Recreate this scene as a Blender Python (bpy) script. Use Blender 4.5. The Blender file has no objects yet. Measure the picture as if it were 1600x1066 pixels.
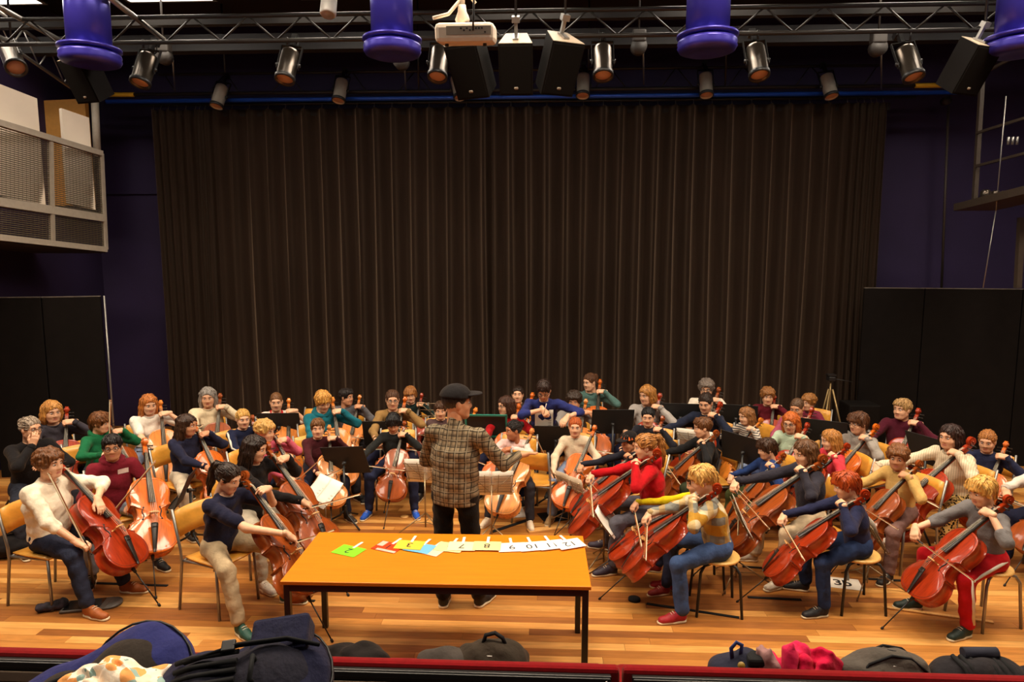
import bpy, bmesh, math, random
import numpy as np
from mathutils import Vector, Matrix
from mathutils.bvhtree import BVHTree

random.seed(7)
scene = bpy.context.scene
COL = scene.collection

# ------------------------------------------------------------------ camera
cam_data = bpy.data.cameras.new('camera')
cam_data.sensor_width = 36.0
cam_data.lens = 36.0 * 1067 / 1600
cam_data.clip_end = 100
cam = bpy.data.objects.new('camera', cam_data)
COL.objects.link(cam)
cam.location = (0, 0, 2.82)
cam.rotation_euler = (math.radians(90 - 6.95), 0, math.radians(2.7))
scene.camera = cam

# ------------------------------------------------------------------ world, lights, exposure
world = bpy.data.worlds.new('dim_hall')
scene.world = world
world.use_nodes = True
world.node_tree.nodes['Background'].inputs[0].default_value = (0.5, 0.42, 0.36, 1)
world.node_tree.nodes['Background'].inputs[1].default_value = 0.012
scene.view_settings.view_transform = 'Standard'
scene.view_settings.look = 'None'
scene.view_settings.gamma = 1.0
scene.view_settings.use_curve_mapping = False
scene.view_settings.exposure = 0.0

LAMP_COLOR = (1.0, 0.80, 0.56)
CEIL_Z = 5.88
# fluorescent ceiling panels of the hall: (x, y) of each fixture centre
PANELS = [(x, y) for y in (4.9, 7.75) for x in (-6.5, -4.42, -2.34, -0.26, 1.82, 3.9, 5.98)] + [(x, 1.9) for x in (-4.42, -0.26, 3.9)]
PANEL_POWER = {4.9: 78.0, 7.75: 19.0, 1.9: 24.0}
for i, (px_, py_) in enumerate(PANELS):
    ld = bpy.data.lights.new('ceiling_panel_light', 'AREA')
    ld.shape = 'RECTANGLE'
    ld.size = 1.0
    ld.size_y = 1.1
    ld.energy = PANEL_POWER[py_]
    ld.color = LAMP_COLOR
    ld.spread = math.radians(150)
    lo = bpy.data.objects.new('ceiling_panel_light', ld)
    COL.objects.link(lo)
    lo.location = (px_, py_, CEIL_Z - 0.12)

# ------------------------------------------------------------------ materials
def lin(c):
    return tuple(((v / 12.92) if v <= 0.04045 else ((v + 0.055) / 1.055) ** 2.4) for v in c)

def rgb(r, g, b):
    return lin((r / 255, g / 255, b / 255)) + (1,)

MATS = {}

def mat(name, color=None, rough=0.6, metal=0.0, objcol=False, noise=0.0, nscale=20.0, bump=0.0, bscale=60.0,
        coat=0.0, spec=0.5, emit=0.0, sheen=0.0, stretch=None, sss=0.0):
    if name in MATS:
        return MATS[name]
    m = bpy.data.materials.new(name)
    m.use_nodes = True
    nt = m.node_tree
    N = nt.nodes
    L = nt.links
    b = N['Principled BSDF']
    b.inputs['Roughness'].default_value = rough
    b.inputs['Metallic'].default_value = metal
    b.inputs['Specular IOR Level'].default_value = spec
    b.inputs['Coat Weight'].default_value = coat
    b.inputs['Coat Roughness'].default_value = 0.07
    if sheen:
        b.inputs['Sheen Weight'].default_value = sheen
        b.inputs['Sheen Tint'].default_value = (1.0, .72, .5, 1)
    if sss:
        b.inputs['Subsurface Weight'].default_value = sss
        b.inputs['Subsurface Radius'].default_value = (0.01, 0.004, 0.002)
    tc = N.new('ShaderNodeTexCoord')
    mp = N.new('ShaderNodeMapping')
    L.new(tc.outputs['Object'], mp.inputs[0])
    if stretch:
        mp.inputs['Scale'].default_value = stretch
    if objcol:
        oi = N.new('ShaderNodeObjectInfo')
        src = oi.outputs['Color']
    else:
        rg = N.new('ShaderNodeRGB')
        rg.outputs[0].default_value = color
        src = rg.outputs[0]
    if noise > 0:
        nz = N.new('ShaderNodeTexNoise')
        nz.inputs['Scale'].default_value = nscale
        nz.inputs['Detail'].default_value = 4
        L.new(mp.outputs[0], nz.inputs['Vector'])
        mr = N.new('ShaderNodeMapRange')
        mr.inputs[1].default_value = 0.3
        mr.inputs[2].default_value = 0.7
        mr.inputs[3].default_value = 1 - noise
        mr.inputs[4].default_value = 1 + noise
        L.new(nz.outputs[0], mr.inputs[0])
        mx = N.new('ShaderNodeVectorMath')
        mx.operation = 'SCALE'
        L.new(src, mx.inputs[0])
        L.new(mr.outputs[0], mx.inputs['Scale'])
        src = mx.outputs[0]
    L.new(src, b.inputs['Base Color'])
    if emit > 0:
        L.new(src, b.inputs['Emission Color'])
        b.inputs['Emission Strength'].default_value = emit
    if bump > 0:
        n2 = N.new('ShaderNodeTexNoise')
        n2.inputs['Scale'].default_value = bscale
        n2.inputs['Detail'].default_value = 3
        L.new(mp.outputs[0], n2.inputs['Vector'])
        bp = N.new('ShaderNodeBump')
        bp.inputs['Strength'].default_value = bump
        bp.inputs['Distance'].default_value = 0.01
        L.new(n2.outputs[0], bp.inputs['Height'])
        L.new(bp.outputs[0], b.inputs['Normal'])
    MATS[name] = m
    return m

M_SKIN = mat('skin', objcol=True, rough=0.5, noise=0.06, nscale=18, spec=0.35)
M_CLOTH = mat('cloth', objcol=True, rough=0.9, noise=0.12, nscale=14, bump=0.85, bscale=24, spec=0.15, sheen=0.08)
M_DENIM = mat('denim', objcol=True, rough=0.85, noise=0.24, nscale=11, bump=0.8, bscale=26, spec=0.15)
M_HAIR = mat('hair', objcol=True, rough=0.42, noise=0.55, nscale=62, stretch=(1.0, 1.0, 0.13), bump=0.9, bscale=90, spec=0.4)
M_VARNISH = mat('varnished_spruce', objcol=True, rough=0.3, noise=0.3, nscale=9, stretch=(6, 0.7, 3), coat=0.55, spec=0.25)
M_PLAIN = mat('painted', objcol=True, rough=0.5, noise=0.05, nscale=12)
M_EYEW = mat('eye_white', (0.75, 0.7, 0.65, 1), rough=0.3)
M_IRIS = mat('iris', (0.02, 0.012, 0.008, 1), rough=0.2)
M_LIP = mat('lips', rgb(206, 126, 108), rough=0.45)
M_BROW = mat('eyebrow', rgb(70, 44, 28), rough=0.8)
M_BLACK = mat('black_metal', (0.012, 0.011, 0.011, 1), rough=0.42, noise=0.1)
M_EBONY = mat('ebony', (0.018, 0.014, 0.012, 1), rough=0.38, noise=0.15, stretch=(8, 1, 8), spec=0.5)
M_RUBBER = mat('black_rubber', (0.012, 0.012, 0.013, 1), rough=0.85, noise=0.1, spec=0.2)
M_STEEL = mat('grey_steel', rgb(150, 146, 140), rough=0.35, metal=0.7, noise=0.05)
M_CHROME = mat('polished_steel', rgb(190, 186, 180), rough=0.2, metal=1.0, noise=0.03)
M_PLY = mat('beech_plywood', rgb(226, 158, 58), rough=0.4, noise=0.12, nscale=6, stretch=(2, 12, 2), coat=0.2)
M_BIRCH = mat('pale_birch_plywood', rgb(230, 180, 100), rough=0.4, noise=0.1, nscale=6, stretch=(2, 10, 2), coat=0.2)
M_PAPER = mat('paper', objcol=True, rough=0.8, noise=0.02, nscale=8, spec=0.2)
M_INK = mat('black_ink', (0.008, 0.008, 0.009, 1), rough=0.6, noise=0.05)
M_MAPLE = mat('pale_maple', rgb(214, 160, 92), rough=0.4, noise=0.1, stretch=(4, 1, 4))
M_BOWWOOD = mat('pernambuco', rgb(148, 84, 36), rough=0.35, noise=0.1, coat=0.4)
M_BOWHAIR = mat('horsehair', rgb(238, 224, 186), rough=0.6, noise=0.05)
M_STRING = mat('steel_string', rgb(190, 180, 160), rough=0.3, metal=0.9, noise=0.03)
M_SOLE = mat('shoe_sole', rgb(226, 208, 172), rough=0.7, noise=0.06)

def pattern_mat(name, build, rough=0.9):
    m = bpy.data.materials.new(name)
    m.use_nodes = True
    nt = m.node_tree
    b = nt.nodes['Principled BSDF']
    b.inputs['Roughness'].default_value = rough
    b.inputs['Specular IOR Level'].default_value = 0.15
    tc = nt.nodes.new('ShaderNodeTexCoord')
    sp = nt.nodes.new('ShaderNodeSeparateXYZ')
    nt.links.new(tc.outputs['Object'], sp.inputs[0])
    col = build(nt, tc, sp)
    nt.links.new(col, b.inputs['Base Color'])
    nz = nt.nodes.new('ShaderNodeTexNoise')
    nz.inputs['Scale'].default_value = 45
    nt.links.new(tc.outputs['Object'], nz.inputs['Vector'])
    bp = nt.nodes.new('ShaderNodeBump')
    bp.inputs['Strength'].default_value = 0.4
    bp.inputs['Distance'].default_value = 0.01
    nt.links.new(nz.outputs[0], bp.inputs['Height'])
    nt.links.new(bp.outputs[0], b.inputs['Normal'])
    MATS[name] = m
    return m

def nmath(nt, op, a, b=None):
    n = nt.nodes.new('ShaderNodeMath')
    n.operation = op
    for i, v in enumerate((a, b)):
        if v is None:
            continue
        if isinstance(v, (int, float)):
            n.inputs[i].default_value = v
        else:
            nt.links.new(v, n.inputs[i])
    return n.outputs[0]

def nmix(nt, fac, a, b):
    n = nt.nodes.new('ShaderNodeMix')
    n.data_type = 'RGBA'
    if isinstance(fac, (int, float)):
        n.inputs[0].default_value = fac
    else:
        nt.links.new(fac, n.inputs[0])
    for i, v in ((6, a), (7, b)):
        if isinstance(v, tuple):
            n.inputs[i].default_value = v
        else:
            nt.links.new(v, n.inputs[i])
    return n.outputs[2]

def band(nt, coord, period, duty, off=0.0):
    f = nmath(nt, 'FRACT', nmath(nt, 'ADD', nmath(nt, 'DIVIDE', coord, period), off + 50))
    return nmath(nt, 'LESS_THAN', f, duty)

def b_tweed(nt, tc, sp):
    base = nmix(nt, nmath(nt, 'MULTIPLY', band(nt, sp.outputs[0], .040, .5), .55), rgb(140, 122, 96), rgb(86, 74, 58))
    base = nmix(nt, nmath(nt, 'MULTIPLY', band(nt, sp.outputs[2], .040, .5), .55), base, rgb(80, 68, 54))
    lx = nmath(nt, 'MAXIMUM', band(nt, sp.outputs[0], .040, .16), band(nt, sp.outputs[2], .040, .16))
    base = nmix(nt, nmath(nt, 'MULTIPLY', lx, .75), base, rgb(20, 17, 15))
    l2 = nmath(nt, 'MAXIMUM', band(nt, sp.outputs[0], .080, .10, .4), band(nt, sp.outputs[2], .080, .10, .4))
    return nmix(nt, nmath(nt, 'MULTIPLY', l2, .35), base, rgb(186, 172, 146))

def b_stripe(nt, tc, sp):
    return nmix(nt, band(nt, sp.outputs[2], .026, .42), rgb(212, 198, 180), rgb(64, 62, 70))

def b_plaid(nt, tc, sp):
    base = nmix(nt, band(nt, sp.outputs[0], .17, .42), rgb(206, 190, 156), rgb(176, 128, 44))
    base = nmix(nt, nmath(nt, 'MULTIPLY', band(nt, sp.outputs[2], .15, .38), .75), base, rgb(88, 104, 112))
    return nmix(nt, nmath(nt, 'MULTIPLY', band(nt, sp.outputs[1], .16, .3, .3), .5), base, rgb(196, 150, 60))

def b_leopard(nt, tc, sp):
    v = nt.nodes.new('ShaderNodeTexVoronoi')
    v.inputs['Scale'].default_value = 44
    nt.links.new(tc.outputs['Object'], v.inputs['Vector'])
    spot = nmath(nt, 'LESS_THAN', v.outputs['Distance'], .46)
    return nmix(nt, spot, rgb(196, 160, 96), rgb(26, 20, 16))

def b_jersey(nt, tc, sp):
    cen = nmath(nt, 'LESS_THAN', nmath(nt, 'ABSOLUTE', sp.outputs[0]), .075)
    col = nmix(nt, cen, rgb(226, 214, 200), rgb(186, 22, 26))
    st = nmath(nt, 'MULTIPLY', band(nt, sp.outputs[1], .03, .35), nmath(nt, 'GREATER_THAN', nmath(nt, 'ABSOLUTE', sp.outputs[0]), .15))
    return nmix(nt, st, col, rgb(186, 22, 26))

def b_knit(nt, tc, sp):
    w = band(nt, nmath(nt, 'ADD', sp.outputs[0], nmath(nt, 'MULTIPLY', sp.outputs[1], .6)), .022, .35)
    return nmix(nt, nmath(nt, 'MULTIPLY', w, .4), rgb(226, 208, 178), rgb(150, 128, 96))

M_TWEED = pattern_mat('tweed_check', b_tweed)
M_STRIPE = pattern_mat('striped_jersey', b_stripe)
M_PLAID = pattern_mat('plaid_flannel', b_plaid)
M_LEOPARD = pattern_mat('leopard_print', b_leopard)
M_JERSEY = pattern_mat('football_jersey', b_jersey)
M_KNIT = pattern_mat('chunky_knit', b_knit)

# ------------------------------------------------------------------ object helpers
def tag(o, label=None, cat=None, group=None, kind=None):
    if label:
        o['label'] = label
    if cat:
        o['category'] = cat
    if group:
        o['group'] = group
    if kind:
        o['kind'] = kind
    return o

def link(name, me, parent=None, material=None, color=None, matrix=None):
    o = bpy.data.objects.new(name, me)
    COL.objects.link(o)
    if parent is not None:
        o.parent = parent
    if matrix is not None:
        o.matrix_local = matrix
    if material is not None and me is not None and len(me.materials) == 0:
        me.materials.append(material)
    elif material is not None and me is not None and me.materials[0] != material:
        o.material_slots[0].link = 'OBJECT'
        o.material_slots[0].material = material
    if color is not None:
        o.color = color
    return o

def empty(name, loc=(0, 0, 0), rz=0.0, parent=None):
    o = bpy.data.objects.new(name, None)
    COL.objects.link(o)
    o.location = loc
    o.rotation_euler = (0, 0, rz)
    o.empty_display_size = 0.1
    if parent:
        o.parent = parent
    return o

def np_mesh(name, v, f, midx=None, smooth=True):
    """v (n,3) array, f list/array of quads or tris"""
    me = bpy.data.meshes.new(name)
    f = np.asarray(f, dtype=np.int32)
    v = np.asarray(v, dtype=np.float32)
    n = f.shape[1]
    me.vertices.add(len(v))
    me.vertices.foreach_set('co', v.ravel())
    me.loops.add(f.size)
    me.loops.foreach_set('vertex_index', f.ravel())
    me.polygons.add(len(f))
    me.polygons.foreach_set('loop_start', np.arange(0, f.size, n, dtype=np.int32))
    if midx is not None:
        me.polygons.foreach_set('material_index', np.asarray(midx, dtype=np.int32))
    me.polygons.foreach_set('use_smooth', np.full(len(f), smooth))
    me.update(calc_edges=True)
    return me

class MB:
    """collects simple solids into one mesh"""
    def __init__(self):
        self.v = []
        self.f = []
        self.m = []
        self.s = []
    def raw(self, v, f, m=0, smooth=False):
        o = len(self.v)
        self.v.extend([tuple(p) for p in v])
        for q in f:
            self.f.append(tuple(i + o for i in q))
            self.m.append(m)
            self.s.append(smooth)
        return self
    def box(self, c, d, m=0, rot=None, bev=0.0):
        x, y, z = d[0] / 2, d[1] / 2, d[2] / 2
        if bev <= 0:
            vs = [(-x, -y, -z), (x, -y, -z), (x, y, -z), (-x, y, -z), (-x, -y, z), (x, -y, z), (x, y, z), (-x, y, z)]
            fs = [(0, 3, 2, 1), (4, 5, 6, 7), (0, 1, 5, 4), (1, 2, 6, 5), (2, 3, 7, 6), (3, 0, 4, 7)]
        else:
            b = min(bev, x * .9, y * .9, z * .9)
            vs, fs = [], []
            bm = bmesh.new()
            bmesh.ops.create_cube(bm, size=1.0)
            bmesh.ops.scale(bm, vec=(d[0], d[1], d[2]), verts=bm.verts)
            bmesh.ops.bevel(bm, geom=list(bm.edges), offset=b, segments=2, affect='EDGES', profile=.5)
            bm.verts.index_update()
            vs = [tuple(p.co) for p in bm.verts]
            fs = [tuple(p.index for p in q.verts) for q in bm.faces]
            bm.free()
        R = rot if rot is not None else Matrix.Identity(3)
        cc = Vector(c)
        self.raw([R @ Vector(p) + cc for p in vs], fs, m)
        return self
    def tube(self, pts, r, n=8, m=0, caps=True, sx=1.0):
        """round tube through pts; r number or list"""
        pts = [Vector(p) for p in pts]
        k = len(pts)
        rr = r if isinstance(r, (list, tuple)) else [r] * k
        vs = []
        prev = None
        for i, p in enumerate(pts):
            if i == 0:
                t = pts[1] - pts[0]
            elif i == k - 1:
                t = pts[-1] - pts[-2]
            else:
                t = (pts[i + 1] - p).normalized() + (p - pts[i - 1]).normalized()
            t.normalize()
            if prev is None:
                a = Vector((0, 0, 1)) if abs(t.z) < .9 else Vector((1, 0, 0))
                u = t.cross(a).normalized()
            else:
                u = (prev - t * prev.dot(t)).normalized()
            prev = u
            w = t.cross(u)
            for j in range(n):
                an = 2 * math.pi * j / n
                vs.append(p + (u * math.cos(an) * sx + w * math.sin(an)) * rr[i])
        fs = []
        for i in range(k - 1):
            for j in range(n):
                fs.append((i * n + j, i * n + (j + 1) % n, (i + 1) * n + (j + 1) % n, (i + 1) * n + j))
        self.raw(vs, fs, m, True)
        if caps:
            o = len(self.v) - len(vs)
            self.f.append(tuple(o + j for j in reversed(range(n))))
            self.m.append(m)
            self.s.append(False)
            self.f.append(tuple(o + (k - 1) * n + j for j in range(n)))
            self.m.append(m)
            self.s.append(False)
        return self
    def lathe(self, prof, n=16, c=(0, 0, 0), m=0, R=None, smooth=True, caps=True):
        """prof: list of (r,z)"""
        R = R or Matrix.Identity(3)
        cc = Vector(c)
        vs, fs = [], []
        for (r, z) in prof:
            for j in range(n):
                a = 2 * math.pi * j / n
                vs.append(R @ Vector((r * math.cos(a), r * math.sin(a), z)) + cc)
        for i in range(len(prof) - 1):
            for j in range(n):
                fs.append((i * n + j, i * n + (j + 1) % n, (i + 1) * n + (j + 1) % n, (i + 1) * n + j))
        if caps:
            fs.append(tuple(reversed(range(n))))
            fs.append(tuple((len(prof) - 1) * n + j for j in range(n)))
        self.raw(vs, fs, m, smooth)
        return self
    def mesh(self, name, mats=()):
        me = bpy.data.meshes.new(name)
        me.from_pydata([tuple(p) for p in self.v], [], self.f)
        for q in mats:
            me.materials.append(q)
        me.polygons.foreach_set('material_index', self.m)
        me.polygons.foreach_set('use_smooth', self.s)
        me.update()
        return me
    def build(self, name, material, parent=None, color=None, matrix=None):
        mats = material if isinstance(material, (list, tuple)) else [material]
        return link(name, self.mesh(name, mats), parent, None, color, matrix)

def struct(o):
    o['kind'] = 'structure'
    return o

def text_mesh(body, size, extrude=0.0004, bold=0.0):
    cu = bpy.data.curves.new('numeral', 'FONT')
    cu.body = body
    cu.size = size
    cu.extrude = extrude
    cu.offset = bold
    cu.align_x = 'CENTER'
    cu.align_y = 'CENTER'
    cu.resolution_u = 4
    to = bpy.data.objects.new('tmp_text', cu)
    COL.objects.link(to)
    dg = bpy.context.evaluated_depsgraph_get()
    me = bpy.data.meshes.new_from_object(to.evaluated_get(dg))
    bpy.data.objects.remove(to)
    bpy.data.curves.remove(cu)
    me.materials.clear()
    return me

def mx_from(xa, ya, za, loc):
    M = Matrix.Identity(4)
    for i, a in enumerate((xa, ya, za)):
        M[0][i], M[1][i], M[2][i] = a[0], a[1], a[2]
    M[0][3], M[1][3], M[2][3] = loc[0], loc[1], loc[2]
    return M

def rotz(deg):
    return Matrix.Rotation(math.radians(deg), 3, 'Z')

def face_rz(phi):
    """rotation about z so that local +Y looks towards phi (0 = towards the audience, 90 = stage right of the picture)"""
    return math.radians(180 + phi)

# ================================================================== the hall
def plank_material(name, use_obj):
    m = bpy.data.materials.new(name)
    m.use_nodes = True
    nt = m.node_tree
    b = nt.nodes['Principled BSDF']
    b.inputs['Roughness'].default_value = 0.42
    b.inputs['Specular IOR Level'].default_value = 0.4
    tc = nt.nodes.new('ShaderNodeTexCoord')
    mp = nt.nodes.new('ShaderNodeMapping')
    if use_obj:
        oi = nt.nodes.new('ShaderNodeObjectInfo')
        col = oi.outputs['Color']
        off = nt.nodes.new('ShaderNodeCombineXYZ')
        nt.links.new(nmath(nt, 'MULTIPLY', oi.outputs['Random'], 40.0), off.inputs[0])
        nt.links.new(off.outputs[0], mp.inputs['Location'])
        mp.inputs['Scale'].default_value = (3.0, 1.2, 1)
    else:
        at = nt.nodes.new('ShaderNodeAttribute')
        at.attribute_name = 'tint'
        col = at.outputs['Color']
        mp.inputs['Scale'].default_value = (1.6, 14, 1)
    nt.links.new(tc.outputs['Object'], mp.inputs[0])
    nz = nt.nodes.new('ShaderNodeTexNoise')
    nz.inputs['Scale'].default_value = 2.2
    nz.inputs['Detail'].default_value = 5
    nt.links.new(mp.outputs[0], nz.inputs['Vector'])
    mr = nt.nodes.new('ShaderNodeMapRange')
    mr.inputs[1].default_value = .25
    mr.inputs[2].default_value = .75
    mr.inputs[3].default_value = .76
    mr.inputs[4].default_value = 1.2
    nt.links.new(nz.outputs[0], mr.inputs[0])
    sc = nt.nodes.new('ShaderNodeVectorMath')
    sc.operation = 'SCALE'
    nt.links.new(col, sc.inputs[0])
    nt.links.new(mr.outputs[0], sc.inputs['Scale'])
    nt.links.new(sc.outputs[0], b.inputs['Base Color'])
    return m

FX0, FX1, FY0, FY1 = -8.2, 7.6, 2.9, 11.0
floor = MB().box(((FX0 + FX1) / 2, (FY0 + FY1) / 2, -.06), (FX1 - FX0, FY1 - FY0, .08)).build('floor', mat('floor_underlay', rgb(60, 34, 18), rough=.8, noise=.1))
struct(floor)
PLANK_A = plank_material('floor_plank_wood', True)
PLANK_B = plank_material('floor_plank_wood_far', False)
PT = [rgb(196, 134, 66), rgb(178, 116, 52), rgb(206, 146, 76), rgb(150, 92, 42), rgb(186, 124, 58), rgb(164, 104, 46), rgb(214, 156, 84), rgb(140, 84, 38)]
rp = random.Random(3)
planks = []
PW = 0.088
yy = FY0
while yy < FY1:
    xx = FX0 - rp.random() * 1.4
    while xx < FX1:
        ln = rp.uniform(.9, 2.3)
        a, bb = max(xx, FX0), min(xx + ln, FX1)
        if bb - a > .05:
            planks.append((a, bb, yy, rp.choice(PT)))
        xx += ln
    yy += PW
unit = MB().box((0, 0, 0), (1, 1, 1)).mesh('plank', [PLANK_A])
# nearest planks in the camera's view, one object each; the rest joined
def seen(pk):
    a, bb, y, t = pk
    return y > 4.55 and bb > -.80 * y - .3 and a < .72 * y + .3
vis = [pk for pk in planks if seen(pk)][:300]
vs_ = set(id(pk) for pk in vis)
for pk in vis:
    a, bb, y, t = pk
    o = link('plank', unit, floor, None, t)
    o.location = ((a + bb) / 2, y + PW / 2, -.01)
    o.scale = (bb - a - .002, PW - .0016, .02)
fv, ff, fc = [], [], []
for pk in planks:
    if id(pk) in vs_:
        continue
    a, bb, y, t = pk
    o = len(fv)
    a += .001
    bb -= .001
    y0, y1 = y + .0008, y + PW - .0008
    fv += [(a, y0, 0), (bb, y0, 0), (bb, y1, 0), (a, y1, 0), (a, y0, -.02), (bb, y0, -.02), (bb, y1, -.02), (a, y1, -.02)]
    for q in ((0, 1, 2, 3), (0, 4, 5, 1), (1, 5, 6, 2), (2, 6, 7, 3), (3, 7, 4, 0)):
        ff.append([i + o for i in q])
        fc.append(t)
me = np_mesh('plank_field', fv, ff, smooth=False)
ca = me.color_attributes.new('tint', 'FLOAT_COLOR', 'CORNER')
ca.data.foreach_set('color', np.repeat(np.array(fc, dtype=np.float32), 4, axis=0).ravel())
me.materials.append(PLANK_B)
tag(link('plank_field', me, floor), kind='stuff')

M_WALL = mat('indigo_wall_paint', rgb(44, 29, 66), rough=.75, noise=.12, nscale=1.5, bump=.15, bscale=30)
M_CEIL = mat('black_ceiling', rgb(34, 26, 26), rough=.9, noise=.1, nscale=2)
struct(MB().box((-.3, 11.05, 3.2), (15.8, .2, 6.7)).box((-6.4, 10.93, 3.86), (1.5, .04, .04)).build('wall_back', M_WALL))
struct(MB().box((-7.35, 6.5, 3.2), (.2, 9.0, 6.7)).box((-7.22, 8.1, 1.7), (.06, .14, 2.7)).box((-7.22, 7.3, 1.7), (.06, .14, 2.7)).build('wall_left', M_WALL))
struct(MB().box((7.6, 6.5, 3.2), (.2, 9.0, 6.7)).build('wall_right', M_WALL))
struct(MB().box((-.3, 5.5, 6.5), (15.8, 11.2, .2)).build('ceiling', M_CEIL))

# fluorescent ceiling fixtures
M_DIFF = mat('lit_diffuser', (1.0, .93, .84, 1), rough=.5, emit=9.0)
housing = MB().box((0, 0, .02), (1.08, 1.18, .10)).mesh('housing', [M_BLACK])
diff = MB().box((0, 0, -.035), (1.0, 1.1, .012)).mesh('diffuser', [M_DIFF])
frame_ = MB()
for s_ in (-1, 1):
    frame_.box((s_ * .52, 0, -.035), (.04, 1.18, .03)).box((0, s_ * .57, -.035), (1.08, .04, .03))
frame_ = frame_.mesh('fixture_frame', [M_STEEL])
for i, (x, y) in enumerate(PANELS):
    if y < 4:
        side = 'over the seating'
    else:
        side = ('over the front of the stage' if y < 6 else 'near the back of the stage')
    col_n = sorted(set(p[0] for p in PANELS if p[1] == y)).index(x)
    t = empty('ceiling_light', (x, y, CEIL_Z))
    ordn = ['first', 'second', 'third', 'fourth', 'fifth', 'sixth', 'seventh'][col_n]
    tag(t, 'square fluorescent ceiling panel %s, %s from the balcony side' % (side, ordn), 'ceiling light', 'fluorescent ceiling panels')
    link('housing', housing, t)
    link('diffuser', diff, t)
    link('fixture_frame', frame_, t)

# ------------------------------------------------------------------ curtain
def curtain_mat():
    return mat('dark_velour', rgb(36, 24, 17), rough=.95, noise=.2, nscale=6, stretch=(2, 2, .15), bump=.3, bscale=80, sheen=.4, spec=.1)

def curtain(x0, x1, label, seed, tight=()):
    rc = random.Random(seed)
    t = empty('stage_curtain', ((x0 + x1) / 2, 10.2, 0))
    tag(t, label, 'curtain', 'back stage curtains')
    pl = []
    x = x0
    while x < x1 - .1:
        w = rc.uniform(.25, .285)
        for (a, b) in tight:
            if a <= x <= b:
                w = rc.uniform(.06, .15)
        pl.append((x, min(w, x1 - x), rc.uniform(.75, 1.25), rc.uniform(-1, 1)))
        x += w
    rows = 18
    n = 10
    vs, fs = [], []
    xs = []
    for (a, w, amp, ph) in pl:
        for j in range(n):
            u = j / n
            xs.append((a + w * u, u, amp * min(1, w / .2), ph))
    for r in range(rows + 1):
        z = .03 + (4.98 - .03) * (1 - r / rows)
        k = r / rows
        for (xx_, u, amp, ph) in xs:
            ridge = (1 - abs(2 * u - 1)) ** 1.6
            ridge2 = math.exp(-(min(u, 1 - u) / .10) ** 2)
            y = .035 * amp * ridge * (.35 + .65 * min(1, k * 3)) - .12 * ridge2 * (1 if k < .5 else 1 - .5 * (k - .5))
            sway = .018 * math.sin(k * 4 + ph * 3) * k + .012 * math.sin(xx_ * 2.1 + k * 2)
            vs.append((xx_ + sway - (x0 + x1) / 2, y, z))
    m = len(xs)
    for r in range(rows):
        for j in range(m - 1):
            fs.append((r * m + j, (r + 1) * m + j, (r + 1) * m + j + 1, r * m + j + 1))
    me = np_mesh('curtain_cloth', vs, fs)
    o = link('curtain_cloth', me, t, curtain_mat())
    so = o.modifiers.new('thick', 'SOLIDIFY')
    so.thickness = .006
    so.offset = 1
    hb = MB().box(((0), 0.012, 4.94), (x1 - x0, .02, .10)).build('heading_tape', mat('heading_tape', rgb(30, 22, 18), rough=.9, noise=.1), t)
    hk = MB().tube([(0, 0, 0), (0, -.012, .02), (0, 0, .05), (0, .01, .075)], .006, 6).mesh('curtain_hook', [M_STEEL])
    for (a, w, amp, ph) in pl:
        h = link('curtain_hook', hk, t)
        h.location = (a - (x0 + x1) / 2, -.045, 4.97)
    return t

curtain(-5.77, -.72, 'dark brown velour stage curtain on the left half behind the players', 11, ((-5.77, -4.9),))
curtain(-.76, 4.86, 'dark brown velour stage curtain on the right half behind the players', 12, ((4.0, 4.9),))

def bar_thing(name, label, cat, pts_list, material, group=None):
    """a straight pipe as a one-mesh thing"""
    mb = MB()
    for (a, b, r) in pts_list:
        mb.tube([a, b], r, 10)
    o = mb.build(name, material)
    return tag(o, label, cat, group)

M_DARKPIPE = mat('dark_pipe', rgb(48, 41, 34), rough=.45, metal=.2, noise=.1)
M_BLUEBAR = mat('blue_anodised_bar', rgb(30, 72, 168), rough=.35, metal=.3, noise=.06)
M_YEL = mat('yellow_tape', rgb(226, 176, 24), rough=.6, noise=.05)
bar_thing('curtain_rail', 'thin dark rail the curtain hooks hang from', 'rail', [((-6.0, 10.2, 5.06), (5.2, 10.2, 5.06), .018)], M_DARKPIPE)
lb = empty('lighting_bar', (-.4, 9.95, 5.12))
tag(lb, 'long lighting bar above the curtain with blue lower tube and yellow ends', 'lighting bar')
MB().tube([(-5.95, 0, -.055), (6.02, 0, -.055)], .03, 10).build('lower_tube', M_BLUEBAR, lb)
MB().tube([(-5.55, 0, .04), (5.6, 0, .04)], .024, 10).build('upper_tube', M_DARKPIPE, lb)
MB().tube([(-5.2, .1, .34), (5.0, .1, .34)], .02, 8).build('top_chord', M_DARKPIPE, lb)
for xx_ in (-5.95, 5.45):
    MB().tube([(xx_ + (.0), -.004, .04), (xx_ + .42, -.004, .04)], .032, 10).build('end_sleeve', M_YEL, lb)
br = MB().tube([(0, 0, .04), (.22, .1, .34)], .008, 5).mesh('brace', [M_DARKPIPE])
br2 = MB().tube([(0, 0, .04), (-.22, .1, .34)], .008, 5).mesh('brace', [M_DARKPIPE])
for k in range(22):
    o = link('brace', br if k % 2 else br2, lb)
    o.location = (-4.9 + k * .46, 0, 0)
for xx_ in (-4.2, -1.4, 1.0, 2.9):
    MB().tube([(xx_, .05, .04), (xx_, .05, 1.3)], .013, 6).build('hanger', M_DARKPIPE, lb)

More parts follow.
